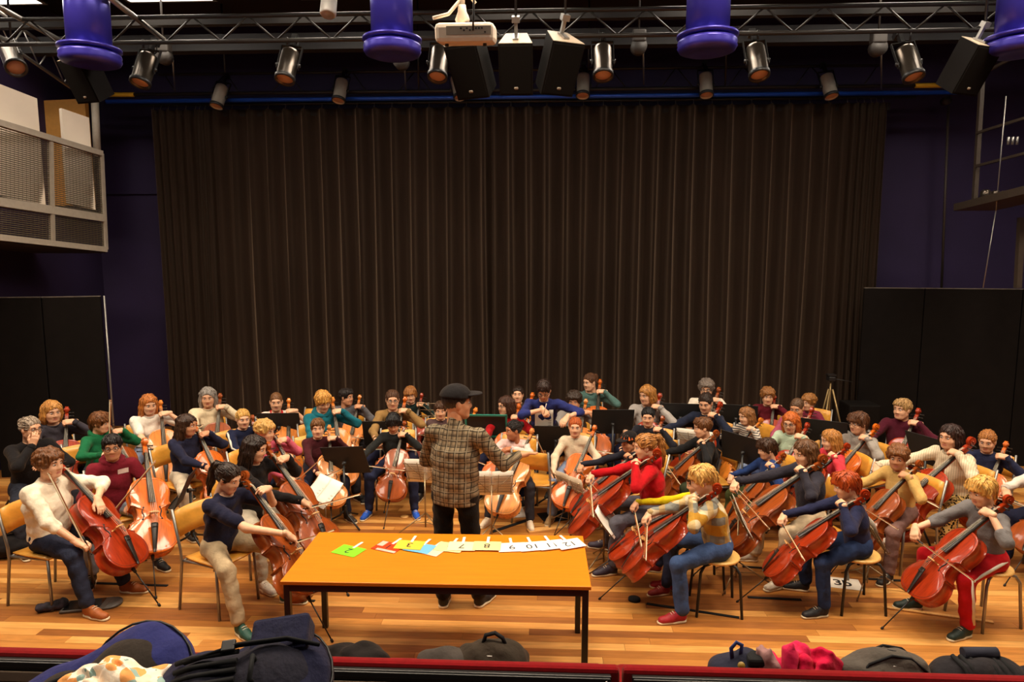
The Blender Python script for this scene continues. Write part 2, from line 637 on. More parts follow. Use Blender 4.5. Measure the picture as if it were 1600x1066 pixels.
def truss(name, label, a, b, dz, nb, r=.022, material=None, dy=0.0):
    material = material or M_DARKPIPE
    a, b = Vector(a), Vector(b)
    t = empty(name, a)
    tag(t, label, 'truss', 'ceiling trusses')
    d = b - a
    up = Vector((0, dy, dz))
    MB().tube([(0, 0, 0), d], r, 8).build('lower_chord', material, t)
    MB().tube([up, d + up], r, 8).build('upper_chord', material, t)
    for k in range(nb):
        p0 = d * (k / nb)
        p1 = d * ((k + 1) / nb)
        if k % 2:
            pts = [p0, p1 + up]
        else:
            pts = [p0 + up, p1]
        MB().tube(pts, r * .45, 5).build('brace', material, t)
    return t

truss('ceiling_truss', 'dark ladder truss crossing above the stage in front', (-6.9, 7.0, 4.97), (6.6, 7.0, 4.97), .24, 48)
truss('ceiling_truss', 'pale ladder truss above the balcony in the upper left corner', (-6.420, 7.600, 5.496), (-6.561, 9.600, 5.137), .32, 8, material=M_STEEL)
tb = MB().tube([(-7.0, 8.2, 5.55), (6.8, 8.2, 5.55)], .05, 8)
tag(tb.build('ceiling_beam', mat('dark_beam', rgb(27, 22, 19), rough=.7, noise=.1)), 'dark round beam below ceiling behind the ladder truss', 'beam', 'dark ceiling beams')
tb = MB().box((-.2, 9.0, 5.55), (13.4, .16, .2))
tag(tb.build('ceiling_beam', MATS['dark_beam']), 'dark square beam below ceiling just before the curtain', 'beam', 'dark ceiling beams')
tb = MB().box((-.2, 7.6, 5.36), (13.4, .05, .07))
tag(tb.build('ceiling_beam', MATS['dark_beam']), 'slim dark pipe running across behind the ladder truss', 'beam', 'dark ceiling beams')
for (p0, p1, lab) in (((-5.045, 6.200, 5.136), (-5.620, 8.000, 5.323), 'pale slanting ceiling rail at the left frame edge'), ((-3.880, 6.200, 5.122), (-4.377, 8.000, 5.306), 'pale slanting ceiling rail right of the first blue duct'), ((-5.460, 6.600, 5.026), (-5.558, 7.200, 5.042), 'short pale rail above the left corner spotlight')):
    mb = MB().tube([p0, p1], .028, 8)
    tag(mb.build('ceiling_rail', M_STEEL), lab, 'rail', 'slanting ceiling rails')

# ------------------------------------------------------------------ spotlights
M_SPOT = mat('spotlight_grey', rgb(88, 78, 68), rough=.28, metal=.8, noise=.08)
M_LENS = mat('spotlight_lens', rgb(206, 158, 132), rough=.3, noise=.05)
sp_h = MB().lathe([(.05, .17), (.082, .15), (.088, .12), (.088, -.15), (.094, -.152), (.094, -.17), (.08, -.17), (.076, -.14)], 20).mesh('housing', [M_SPOT])
sp_l = MB().lathe([(.0005, -.150), (.079, -.150), (.079, -.146), (.0005, -.146)], 20).mesh('lens', [M_LENS])
sp_r = MB().lathe([(.0945, -.135), (.098, -.135), (.098, -.172), (.086, -.175), (.086, -.172), (.0945, -.168)], 20, caps=False).mesh('rim', [M_BLACK])
yk = MB()
for s_ in (-1, 1):
    yk.box((s_ * .104, 0, .09), (.008, .03, .26)).lathe([(.0005, 0), (.018, 0), (.018, .03), (.0005, .03)], 8, (s_ * .09, 0, 0), R=Matrix.Rotation(s_ * math.pi / 2, 3, 'Y'))
yk.box((0, 0, .22), (.216, .03, .008))
yk = yk.mesh('yoke', [M_BLACK])
ck = MB().box((0, 0, .27), (.035, .05, .1)).box((0, .03, .34), (.06, .08, .05)).mesh('clamp', [M_BLACK])
sk = MB().tube([(0, 0, .12), (.05, .02, .22), (.02, .03, .34)], .006, 6).mesh('power_cable', [M_RUBBER])

M_SPOTS = mat('spotlight_silver', rgb(214, 198, 178), rough=.35, metal=.35, noise=.06)
def spot(p, tilt, roll, size, label, group, hm=None, hang=None):
    t = empty('spotlight', p)
    t.rotation_euler = (math.radians(tilt), math.radians(roll), 0)
    t.scale = (size,) * 3
    tag(t, label, 'spotlight', group)
    link('housing', sp_h, t, hm)
    link('lens', sp_l, t)
    link('rim', sp_r, t)
    y = link('yoke', yk, t)
    link('clamp', ck, t)
    link('power_cable', sk, t)
    if hang:
        bpy.context.view_layer.update()
        MI = t.matrix_world.inverted()
        MB().tube([MI @ Vector((p[0], p[1], p[2] + .2)), MI @ Vector((p[0], hang[0], hang[1]))], .011, 6).build('hanger', M_BLACK, t)

ORD = ['first', 'second', 'third', 'fourth', 'fifth', 'sixth']
for k, (p, rl) in enumerate((((-4.047, 7.000, 4.714), 6), ((-2.573, 7.000, 4.732), 5), ((-1.053, 7.000, 4.737), 3), ((0.560, 7.000, 4.729), 0), ((2.047, 7.000, 4.715), -3), ((3.482, 7.000, 4.679), -8))):
    spot(p, -24, rl, 1.03, 'dark spotlight hanging from the front truss, %s from the left' % ORD[k], 'spotlights on the front truss', None, (7.0, 5.0))
for k, (p, rl) in enumerate((((-4.631, 9.860, 5.106), 10), ((-2.886, 9.860, 5.166), 6), ((-1.217, 9.860, 5.191), -14), ((0.521, 9.860, 5.197), 2), ((2.204, 9.860, 5.186), 0), ((3.861, 9.860, 5.150), -8))):
    spot(p, -20, rl, 1.0, 'small silver spotlight on the bar over the curtain, %s from the left' % ORD[k], 'spotlights on the curtain bar', M_SPOTS, (9.95, 5.12))
spot((-5.727, 7.400, 4.946), -30, -40, 1.1, 'spotlight lying slanted in the upper left corner above balcony', None, None, (7.4, 6.4))
tag(MB().lathe([(.07, .16), (.075, -.12), (.06, -.14), (.055, -.1)], 16, R=Matrix.Rotation(math.radians(-20), 3, 'X')).build('security_camera', mat('grey_white_plastic', rgb(190, 184, 176), rough=.4, noise=.05), matrix=Matrix.Translation((-2.016, 6.600, 5.178))), 'small pale cylindrical camera hanging at top edge left of the middle duct', 'camera')

# motors / pulleys on the pipes
pul = MB().box((0, 0, .06), (.16, .12, .14), bev=.02).lathe([(.0005, -.05), (.09, -.05), (.09, .05), (.0005, .05)], 14, (0, 0, -.05), R=Matrix.Rotation(math.pi / 2, 3, 'X')).tube([(0, 0, .1), (0, 0, 1.25)], .012, 6).mesh('pulley', [mat('dim_grey_metal', rgb(42, 36, 31), rough=.6, noise=.1)])
for k, (p, lab) in enumerate((((-4.496, 8.200, 5.224), 'round dark pulley hanging beside the first front spotlight'), ((1.060, 8.200, 5.261), 'dark pulley block hanging between the fourth and fifth front spotlights'), ((3.728, 8.200, 5.209), 'dark pulley block hanging left of the last front spotlight'), ((-1.674, 8.200, 5.129), 'dark pulley block half behind the second blue duct'))):
    o = link('pulley', pul)
    o.location = p
    tag(o, lab, 'pulley', 'pulleys under the ceiling')
for k, (p0, p1, lab) in enumerate((((-4.499, 8.400, 5.207), (-5.300, 9.900, 5.211), 'thin wire dropping to the curtain bar near its left end'), ((-1.677, 8.400, 5.126), (-1.966, 9.900, 5.174), 'thin wire dropping to the curtain bar below the second duct'), ((1.139, 8.400, 5.255), (1.362, 9.900, 5.205), 'thin wire dropping to the curtain bar right of centre'), ((3.858, 8.400, 5.218), (4.582, 9.900, 5.101), 'thin wire dropping to the curtain bar near its right end'))):
    tag(MB().tube([p0, p1], .009, 6).build('suspension_wire', M_STEEL), lab, 'wire', 'suspension wires')

# ------------------------------------------------------------------ blue air ducts
M_DUCT = mat('blue_lacquered_duct', rgb(56, 48, 146), rough=.28, metal=.35, noise=.06, nscale=5)
d_cyl = MB().lathe([(.17, .06), (.185, .06), (.185, .62), (.175, .63), (.175, 1.9), (.165, 1.9)], 28).mesh('duct_pipe', [M_DUCT])
d_rim = MB().lathe([(.18, .06), (.262, .05), (.262, .03), (.2, .02)], 28).mesh('upper_flange', [M_DUCT])
d_low = MB().lathe([(.16, .0), (.25, .0), (.256, -.02), (.25, -.035), (.256, -.055), (.24, -.085), (.2, -.1), (.15, -.105), (.10, -.09), (.001, -.085)], 28).mesh('diffuser_ring', [M_DUCT])
d_pin = MB().tube([(.2, 0, -.01), (.2, 0, .05)], .006, 5).mesh('spacer', [M_BLACK])
d_seam = MB().lathe([(.176, .72), (.18, .73), (.176, .74)], 28).mesh('seam', [M_DUCT])
for k, (p, lab) in enumerate((((-4.141, 6.300, 4.665), 'blue cylindrical air duct at the far left, flange above a black speaker'), ((-1.364, 6.300, 4.704), 'blue cylindrical air duct left of the projector'), ((1.407, 6.300, 4.697), 'blue cylindrical air duct between projector and right speaker'), ((4.040, 6.300, 4.649), 'blue cylindrical air duct cut by the right edge of the picture'))):
    t = empty('air_duct', p)
    tag(t, lab, 'air duct', 'blue air ducts')
    link('duct_pipe', d_cyl, t)
    link('upper_flange', d_rim, t)
    link('diffuser_ring', d_low, t)
    for q in range(6):
        o = link('spacer', d_pin, t)
        o.rotation_euler = (0, 0, q * math.pi / 3)
    for q in (.0, .09, .5):
        o = link('seam', d_seam, t)
        o.location = (0, 0, q)

# ------------------------------------------------------------------ loudspeakers
M_SPK = mat('speaker_cabinet', rgb(20, 16, 14), rough=.7, noise=.15, spec=.1)
M_GRILLE = mat('speaker_grille', rgb(15, 12, 10), rough=.8, noise=.2, nscale=90, spec=.08)
M_BADGE = mat('speaker_badge', rgb(150, 136, 120), rough=.4, noise=.1)

def trapbox(w, wb, h, d):
    v = [(-w / 2, -d / 2, -h / 2), (w / 2, -d / 2, -h / 2), (wb / 2, d / 2, -h / 2), (-wb / 2, d / 2, -h / 2),
         (-w / 2, -d / 2, h / 2), (w / 2, -d / 2, h / 2), (wb / 2, d / 2, h / 2), (-wb / 2, d / 2, h / 2)]
    return v, [(0, 3, 2, 1), (4, 5, 6, 7), (0, 1, 5, 4), (1, 2, 6, 5), (2, 3, 7, 6), (3, 0, 4, 7)]

spk_b = MB().raw(*trapbox(.31, .2, .46, .3)).mesh('cabinet', [M_SPK])
spk_t = MB().raw(*[[(x, y, z * .01 + .233) for (x, y, z) in trapbox(.30, .195, .46, .29)[0]], trapbox(.3, .2, .46, .3)[1]]).mesh('top_plate', [mat('grey_top_plate', rgb(196, 176, 152), rough=.5, noise=.05)])
spk_g = MB().box((0, -.155, 0), (.285, .012, .43), bev=.005).mesh('grille', [M_GRILLE])
spk_l = MB()
for s_ in (-1, 1):
    spk_l.lathe([(.0005, 0), (.013, 0), (.013, .003), (.0005, .003)], 12, (s_ * .007, -.162, -.16), R=Matrix.Rotation(math.pi / 2, 3, 'X'))
spk_l = spk_l.mesh('badge', [M_BADGE])
spk_k = MB().box((0, .0, .245), (.05, .16, .015)).box((0, .05, .30), (.03, .03, .14)).box((0, .05, .38), (.07, .06, .05)).mesh('bracket', [M_STEEL])

def speaker(p, rx, ry, rz, sc, label):
    t = empty('loudspeaker', p)
    t.rotation_mode = 'XYZ'
    t.rotation_euler = (math.radians(rx), math.radians(ry), math.radians(rz))
    t.scale = (sc,) * 3
    tag(t, label, 'loudspeaker', 'hanging loudspeakers')
    link('cabinet', spk_b, t)
    link('top_plate', spk_t, t)
    link('grille', spk_g, t)
    link('badge', spk_l, t)
    link('bracket', spk_k, t)
    bpy.context.view_layer.update()
    MI = t.matrix_world.inverted()
    q = t.matrix_world @ Vector((0, .05, .38))
    MB().tube([MI @ q, MI @ Vector((q.x, q.y, 6.42))], .012 / sc, 6).build('suspension_rod', M_BLACK, t)

speaker((-0.680, 6.700, 4.616), 33, 0, -22, 1.08, 'black hanging loudspeaker directly below the white projector')
speaker((-0.274, 6.700, 4.628), 33, 0, 0, 1.02, 'black hanging loudspeaker in the middle of the group of three')
speaker((0.106, 6.700, 4.629), 33, 0, 24, 1.05, 'black hanging loudspeaker at the right of the group of three')
speaker((-4.375, 6.600, 4.530), 30, 0, -14, .86, 'black hanging loudspeaker below the far left blue duct')
speaker((3.735, 6.500, 4.507), 32, 2, 18, .9, 'black hanging loudspeaker at the right end of the curtain bar')

# ------------------------------------------------------------------ projector
M_PROJ = mat('projector_white', rgb(224, 206, 186), rough=.45, noise=.04)
t = empty('projector', (-0.544, 4.900, 4.346))
t.rotation_euler = (math.radians(12), 0, 0)
tag(t, 'white ceiling projector hanging on a pole above the conductor', 'projector')
MB().box((0, 0, 0), (.40, .30, .125), bev=.03).build('body', M_PROJ, t)
MB().box((.03, -.151, .012), (.30, .006, .055)).build('port_panel', mat('projector_grey', rgb(150, 138, 124), rough=.5, noise=.06), t)
rq = random.Random(5)
pm = MB()
for k in range(9):
    pm.box((-.02 + k * .02, -.156, .012 + rq.choice((-.012, 0, .012))), (.012, .006, .009))
pm.build('sockets', M_BLACK, t)
MB().box((.04, .04, .068), (.09, .09, .02)).build('mount_plate', M_BLACK, t)
MB().lathe([(.02, 0), (.045, .0), (.05, .03), (.03, .08), (.026, .12)], 16, (-.03, .04, .07)).build('mount_cone', M_PROJ, t)
MB().tube([(-.03, .04, .18), (-.03, .3, 1.6)], .02, 10).build('pole', M_PROJ, t)
MB().tube([(-.22, -.05, .1), (-.12, 0, .13), (-.04, .04, .22), (.0, .06, .28), (.06, .06, .2)], .012, 8).build('white_cable', M_PROJ, t)
MB().tube([(.06, -.16, .01), (.07, -.19, .1), (.07, .0, .5), (.07, .2, 1.4)], .007, 6).build('black_cable', M_BLACK, t)
for x in (-.13, .13):
    MB().lathe([(.012, 0), (.014, -.018), (.0005, -.02)], 10, (x, -.07, -.062)).build('foot', M_BLACK, t)

# ------------------------------------------------------------------ balcony at left
M_BALC = mat('grey_painted_steel', rgb(168, 156, 140), rough=.5, noise=.06)
A0 = Vector((-6.231, 6.600, 4.426))
def bal(u, w):
    """u along the front towards the stage 0..1, w up 0..1"""
    near_b, near_t = Vector(BN_B), Vector(BN_T)
    far_b, far_t = Vector(BF_B), Vector(BF_T)
    return near_b.lerp(far_b, u).lerp(near_t.lerp(far_t, u), w)
BF_B, BF_T = (-6.029, 9.200, 2.933), (-5.996, 9.200, 4.220)
BN_B, BN_T = (-6.325, 7.720, 3.055), (-6.204, 7.720, 4.343)
ex = 1.0
BN_B = tuple(Vector(BN_B) + (Vector(BN_B) - Vector(BF_B)) * ex)
BN_T = tuple(Vector(BN_T) + (Vector(BN_T) - Vector(BF_T)) * ex)
t = empty('balcony_front', bal(.5, 0))
tag(t, 'grey steel balcony front with wire mesh panels on the left', 'balcony')
t0 = Vector(bal(.5, 0))
def rel(p):
    return Vector(p) - t0
def beam(a, b, th, name, material=M_BALC, parent=t):
    a, b = rel(a), rel(b)
    d = (b - a)
    y = d.normalized()
    z = Vector((0, 0, 1)) if abs(y.z) < .9 else Vector((1, 0, 0))
    x = y.cross(z).normalized()
    z = x.cross(y)
    R = Matrix((x, y, z)).transposed()
    return MB().box((a + b) / 2, (th[0], d.length, th[1]), rot=R).build(name, material, parent)
beam(bal(0, 1), bal(1, 1), (.07, .07), 'top_rail')
beam(bal(0, .30), bal(1, .33), (.06, .10), 'middle_rail')
beam(bal(0, .0), bal(1, .0), (.07, .07), 'bottom_rail')
for u in (0.0, .365, .73, 1.0):
    beam(bal(u, 0), bal(u, 1), (.05, .05), 'post')
M_WIRE = mat('mesh_wire', rgb(96, 85, 66), rough=.5, noise=.05)
for (w0, w1, nn, nm) in ((.02, .30, 15, 'lower_mesh'), (.35, .98, 34, 'upper_mesh')):
    for (u0, u1) in ((0, .365), (.365, .73), (.73, 1.0)):
        mb = MB()
        for k in range(nn):
            w = w0 + (w1 - w0) * (k + .5) / nn
            mb.tube([rel(bal(u0, w)), rel(bal(u1, w))], .006, 4, caps=False)
        nv = int(60 * (u1 - u0))
        for k in range(nv):
            u = u0 + (u1 - u0) * (k + .5) / nv
            mb.tube([rel(bal(u, w0)), rel(bal(u, w1))], .0022, 4, caps=False)
        tag(mb.build(nm, M_WIRE, t), kind='stuff')
# balcony slab, its dark inside and what stands up there
fb, nb_ = Vector(BF_B), Vector(BN_B)
dirv = (fb - nb_)
side = Vector((-dirv.y, dirv.x, 0)).normalized()
mb = MB()
c8 = [nb_ + Vector((0, 0, -.05)), fb + Vector((0, 0, -.05)), fb + side * 1.9 + Vector((0, 0, -.05)), nb_ + side * 1.9 + Vector((0, 0, -.05))]
v8 = [p - t0 for p in c8] + [p - t0 + Vector((0, 0, .06)) for p in c8]
mb.raw(v8, [(0, 3, 2, 1), (4, 5, 6, 7), (0, 1, 5, 4), (1, 2, 6, 5), (2, 3, 7, 6), (3, 0, 4, 7)])
mb.build('balcony_floor', M_CEIL, t)
def board(p_tl, p_tr, drop, th, name, label, cat, material):
    a, b = Vector(p_tl), Vector(p_tr)
    d = (b - a)
    n = Vector((-d.y, d.x, 0)).normalized() * th
    z = Vector((0, 0, -drop))
    vs = [a + z, b + z, b + z + n, a + z + n, a, b, b + n, a + n]
    o = MB().raw([p - a for p in vs], [(0, 3, 2, 1), (4, 5, 6, 7), (0, 1, 5, 4), (1, 2, 6, 5), (2, 3, 7, 6), (3, 0, 4, 7)]).build(name, material, matrix=Matrix.Translation(a))
    return tag(o, label, cat)
M_WBOARD = mat('white_board', rgb(222, 206, 186), rough=.6, noise=.04, nscale=3)
board((-6.480, 7.600, 4.902), (-6.160, 8.300, 4.739), 1.3, .04, 'white_panel', 'large white panel standing behind the balcony mesh', 'panel', M_WBOARD)
board((-6.182, 8.750, 4.721), (-6.029, 9.050, 4.660), 1.2, .06, 'white_panel', 'narrow white panel leaning in the balcony corner', 'panel', M_WBOARD)
board((-7.408, 9.900, 5.074), (-6.641, 9.900, 5.101), 1.5, .08, 'ochre_partition', 'ochre partition wall at the back of the balcony', 'partition', mat('ochre_paint', rgb(214, 150, 70), rough=.7, noise=.05))
bar_thing('steel_column', 'pale steel column beside the balcony end', 'column', [((-6.291, 9.600, 5.048), (-6.315, 9.600, 4.237), .05)], M_BALC)

# ------------------------------------------------------------------ gallery at right
t = empty('side_gallery', (5.565, 9.200, 3.481))
tag(t, 'dark steel side gallery with rails and clamps at the right edge', 'gallery')
t0 = Vector(t.location)
M_GAL = mat('dark_gallery_steel', rgb(62, 51, 41), rough=.55, noise=.1)
beam((5.518, 9.200, 3.465), (5.456, 7.800, 3.555), (.5, .09), 'walkway', M_GAL, t)
for (pa, pb) in (((5.476, 9.200, 4.393), (5.367, 7.600, 4.384)), ((5.493, 9.200, 3.980), (5.402, 7.600, 4.008)), ((5.451, 9.200, 5.098), (5.298, 7.600, 5.122))):
    beam(pa, pb, (.03, .03), 'rail', M_GAL, t)
beam((5.486, 9.200, 5.236), (5.519, 9.200, 3.449), (.05, .05), 'post', M_GAL, t)
beam((5.587, 8.400, 3.289), (5.615, 8.400, 2.465), (.06, .06), 'post', M_GAL, t)
for k in range(3):
    p = Vector((5.491, 8.600, 4.243)) + Vector((.05 * k, 0, .0))
    MB().tube([p - t0, p - t0 + Vector((0, 0, -.09))], .016, 6).build('clamp', M_STEEL, t)
for k, (px_, s_) in enumerate(((0, .06), (.12, .05), (.22, .045))):
    p = Vector((5.464, 8.900, 3.600)) + Vector((px_, 0, 0)) - t0
    MB().lathe([(s_ * .6, -s_), (s_, -s_ * .6), (s_, s_ * .6), (s_ * .5, s_)], 10, p).build('lamp_head', M_SPOT, t)
bar_thing('hanging_cable', 'thin pale cable hanging in front of the side gallery', 'cable', [((5.295, 8.400, 4.669), (5.290, 8.400, 3.364), .006), ((5.290, 8.400, 3.364), (5.217, 8.400, 2.464), .006)], M_STEEL)
bar_thing('wall_pipe', 'thin pale vertical pipe on purple wall right of the curtain', 'pipe', [((5.879, 10.600, 5.027), (5.979, 10.600, 2.322), .018)], M_GAL)
tag(MB().lathe([(.0005, -.05), (.06, -.05), (.06, .05), (.0005, .05)], 12, R=Matrix.Rotation(math.pi / 2, 3, 'X')).build('pulley', MATS['dim_grey_metal'], matrix=Matrix.Translation((5.816, 10.560, 5.082))), 'small black pulley at the top of the wall pipe', 'pulley')

# ------------------------------------------------------------------ black folding screens
M_SCREEN = mat('black_screen_cloth', rgb(21, 17, 15), rough=.95, noise=.15, nscale=8, spec=.1)
def screen(panels, z, label):
    a = Vector(panels[0])
    t = empty('black_screen', (a.x, a.y, 0))
    tag(t, label, 'screen', 'black stage screens')
    for p, q in zip(panels[:-1], panels[1:]):
        p, q = Vector((p[0], p[1], 0)), Vector((q[0], q[1], 0))
        d = q - p
        R = Matrix.Rotation(math.atan2(d.y, d.x), 3, 'Z')
        o = MB().box((d.length / 2, 0, z / 2), (d.length - .012, .05, z), bev=.006).build('screen_panel', M_SCREEN, t)
        o.location = p - Vector((a.x, a.y, 0))
        o.rotation_euler = (0, 0, math.atan2(d.y, d.x))
        e = MB().box((d.length / 2, 0, z + .006), (d.length - .012, .055, .012)).build('top_edge', mat('worn_grey_edge', rgb(92, 84, 76), rough=.7, noise=.3, nscale=12), t)
        e.location = o.location
        e.rotation_euler = o.rotation_euler
screen([(-7.0, 8.25), (-6.35, 8.35), (-5.74, 8.6)], 2.32, 'black folding screen standing at the left below the balcony')
bar_thing('pale_pole', 'thin pale pole at the free edge of the left screen', 'pole', [((-5.70, 8.6, 0), (-5.70, 8.6, 2.33), .012)], M_STEEL)
screen([(4.43, 9.72), (5.2, 9.62), (6.35, 9.4), (7.4, 9.2)], 2.40, 'black folding screen standing at the right before the curtain edge')

# ================================================================== implicit-surface modelling for bodies, clothes and bags
class Field:
    def __init__(self, lo, hi, h):
        self.h = h
        self.lo = np.array(lo, dtype=np.float32) - 2 * h
        n = np.ceil((np.array(hi) - np.array(lo)) / h).astype(int) + 5
        self.n = n
        self.v = np.full(tuple(n), .2, dtype=np.float32)
        self.ax = [self.lo[i] + h * np.arange(n[i], dtype=np.float32) for i in range(3)]
    def _win(self, lo, hi, pad):
        a = np.clip(np.floor((np.array(lo) - pad - self.lo) / self.h).astype(int), 0, self.n - 1)
        b = np.clip(np.ceil((np.array(hi) + pad - self.lo) / self.h).astype(int) + 1, 1, self.n)
        sl = tuple(slice(a[i], max(b[i], a[i] + 1)) for i in range(3))
        g = np.meshgrid(self.ax[0][sl[0]], self.ax[1][sl[1]], self.ax[2][sl[2]], indexing='ij', sparse=True)
        return sl, g
    def _join(self, sl, d, k):
        o = self.v[sl]
        if k <= 0:
            self.v[sl] = np.minimum(o, d)
        else:
            hh = np.maximum(k - np.abs(o - d), 0) / k
            self.v[sl] = np.minimum(o, d) - hh * hh * k * .25
    def cone(self, a, b, ra, rb, k=.02, squash=None):
        """capsule with two radii; squash=(axis, factor) widens it along axis by factor"""
        a = np.array(a, dtype=np.float32)
        b = np.array(b, dtype=np.float32)
        rm = max(ra, rb) * (max(1.0, squash[1]) if squash else 1.0)
        sl, g = self._win(np.minimum(a, b) - rm, np.maximum(a, b) + rm, k + self.h * 2)
        pa = [g[i] - a[i] for i in range(3)]
        ba = b - a
        if squash:
            e = np.array(squash[0], dtype=np.float32)
            e = e / np.linalg.norm(e)
            f = 1 - 1 / squash[1]
            de = (pa[0] * e[0] + pa[1] * e[1] + pa[2] * e[2]) * f
            pa = [pa[i] - e[i] * de for i in range(3)]
            ba = ba - e * (ba @ e) * f
        bb = float(ba @ ba) + 1e-9
        t = np.clip((pa[0] * ba[0] + pa[1] * ba[1] + pa[2] * ba[2]) / bb, 0, 1)
        d = np.sqrt((pa[0] - ba[0] * t) ** 2 + (pa[1] - ba[1] * t) ** 2 + (pa[2] - ba[2] * t) ** 2) - (ra + (rb - ra) * t)
        self._join(sl, d, k)
        return self
    def ell(self, c, r, k=.02, R=None):
        c = np.array(c, dtype=np.float32)
        r = np.array(r, dtype=np.float32)
        rm = r.max() if R is not None else r
        sl, g = self._win(c - rm, c + rm, k + self.h * 2)
        self._join(sl, self._ell(g, c, r, R), k)
        return self
    @staticmethod
    def _ell(g, c, r, R=None):
        p = [g[i] - c[i] for i in range(3)]
        if R is not None:
            p = [p[0] * R[0][i] + p[1] * R[1][i] + p[2] * R[2][i] for i in range(3)]
        k0 = np.sqrt((p[0] / r[0]) ** 2 + (p[1] / r[1]) ** 2 + (p[2] / r[2]) ** 2)
        k1 = np.sqrt((p[0] / r[0] ** 2) ** 2 + (p[1] / r[1] ** 2) ** 2 + (p[2] / r[2] ** 2) ** 2) + 1e-6
        return k0 * (k0 - 1) / k1
    def cut_ell(self, c, r, k=.01):
        c = np.array(c, dtype=np.float32)
        r = np.array(r, dtype=np.float32)
        sl, g = self._win(c - r, c + r, k + self.h * 2)
        d = -self._ell(g, c, r)
        o = self.v[sl]
        hh = np.maximum(k - np.abs(o - d), 0) / k
        self.v[sl] = np.maximum(o, d) + hh * hh * k * .25
        return self
    def cut_plane(self, p, n):
        n = np.array(n, dtype=np.float32)
        n /= np.linalg.norm(n)
        g = np.meshgrid(*self.ax, indexing='ij', sparse=True)
        d = (g[0] - p[0]) * n[0] + (g[1] - p[1]) * n[1] + (g[2] - p[2]) * n[2]
        self.v = np.maximum(self.v, d)
        return self
    def ripple(self, amp, wl, seed=0, zs=1.0):
        g = np.meshgrid(*self.ax, indexing='ij', sparse=True)
        w = 2 * math.pi / wl
        r = random.Random(seed)
        n = 0
        for q in range(3):
            a = [r.uniform(-1, 1) for _ in range(3)]
            l = math.sqrt(sum(x * x for x in a))
            f = w * r.uniform(.7, 1.5)
            n = n + np.sin((g[0] * a[0] + g[1] * a[1] + g[2] * a[2] * zs) / l * f + r.uniform(0, 6) + 1.2 * np.sin((g[0] * a[1] - g[2] * a[0]) * w * .5))
        self.v = self.v + amp * n / 2
        return self
    def mesh(self):
        v = self.v
        v[0] = v[-1] = .1
        v[:, 0] = v[:, -1] = .1
        v[:, :, 0] = v[:, :, -1] = .1
        ins = v < 0
        nx, ny, nz = v.shape
        cnt = np.zeros((nx - 1, ny - 1, nz - 1), dtype=np.int8)
        offs = [(i, j, k) for i in (0, 1) for j in (0, 1) for k in (0, 1)]
        for (i, j, k) in offs:
            cnt += ins[i:nx - 1 + i, j:ny - 1 + j, k:nz - 1 + k]
        act = (cnt > 0) & (cnt < 8)
        idx = np.argwhere(act)
        V = np.stack([v[idx[:, 0] + i, idx[:, 1] + j, idx[:, 2] + k] for (i, j, k) in offs], 1)
        S = np.zeros((len(idx), 3), dtype=np.float32)
        W = np.zeros(len(idx), dtype=np.float32)
        for a in range(8):
            for b in range(a + 1, 8):
                da = np.array(offs[b]) - np.array(offs[a])
                if np.abs(da).sum() != 1:
                    continue
                va, vb = V[:, a], V[:, b]
                m = (va < 0) != (vb < 0)
                t = np.where(m, va / np.where(m, va - vb, 1), 0)
                p = np.array(offs[a], dtype=np.float32)[None] + t[:, None] * da[None]
                S += np.where(m[:, None], p, 0)
                W += m
        P = self.lo + self.h * (idx + S / W[:, None])
        ids = np.full(act.shape, -1, dtype=np.int32)
        ids[act] = np.arange(len(idx), dtype=np.int32)
        F = []
        for ax in range(3):
            s0 = [slice(None)] * 3
            s1 = [slice(None)] * 3
            s0[ax] = slice(0, -1)
            s1[ax] = slice(1, None)
            m = ins[tuple(s0)] != ins[tuple(s1)]
            e = np.argwhere(m)
            o1, o2 = [(1, 2), (2, 0), (0, 1)][ax]
            e = e[(e[:, o1] > 0) & (e[:, o2] > 0) & (e[:, o1] < v.shape[o1] - 1) & (e[:, o2] < v.shape[o2] - 1)]
            if not len(e):
                continue
            def cell(d1, d2):
                q = e.copy()
                q[:, o1] -= d1
                q[:, o2] -= d2
                return ids[q[:, 0], q[:, 1], q[:, 2]]
            q = np.stack([cell(1, 1), cell(0, 1), cell(0, 0), cell(1, 0)], 1)
            fl = ~ins[e[:, 0], e[:, 1], e[:, 2]]
            q[fl] = q[fl][:, ::-1]
            F.append(q)
        F = np.concatenate(F)
        return P, F

def vrel(P, F, n=1, lam=.5):
    """a little Laplacian relaxation"""
    for _ in range(n):
        acc = np.zeros_like(P)
        c = np.zeros(len(P), dtype=np.float32)
        for i in range(4):
            a, b = F[:, i], F[:, (i + 1) % 4]
            np.add.at(acc, a, P[b])
            np.add.at(c, a, 1)
        P = P + lam * (acc / np.maximum(c, 1)[:, None] - P)
    return P

# ------------------------------------------------------------------ head, hair, hands (templates, adult size)
def sphere_vf(c, r, n=8):
    vs, fs = [], []
    for i in range(n // 2 + 1):
        th = math.pi * i / (n // 2)
        for j in range(n):
            a = 2 * math.pi * j / n
            vs.append((c[0] + r[0] * math.sin(th) * math.cos(a), c[1] + r[1] * math.cos(th), c[2] + r[2] * math.sin(th) * math.sin(a)))
    for i in range(n // 2):
        for j in range(n):
            fs.append((i * n + j, (i + 1) * n + j, (i + 1) * n + (j + 1) % n, i * n + (j + 1) % n))
    return np.array(vs, dtype=np.float32), np.array(fs, dtype=np.int32)

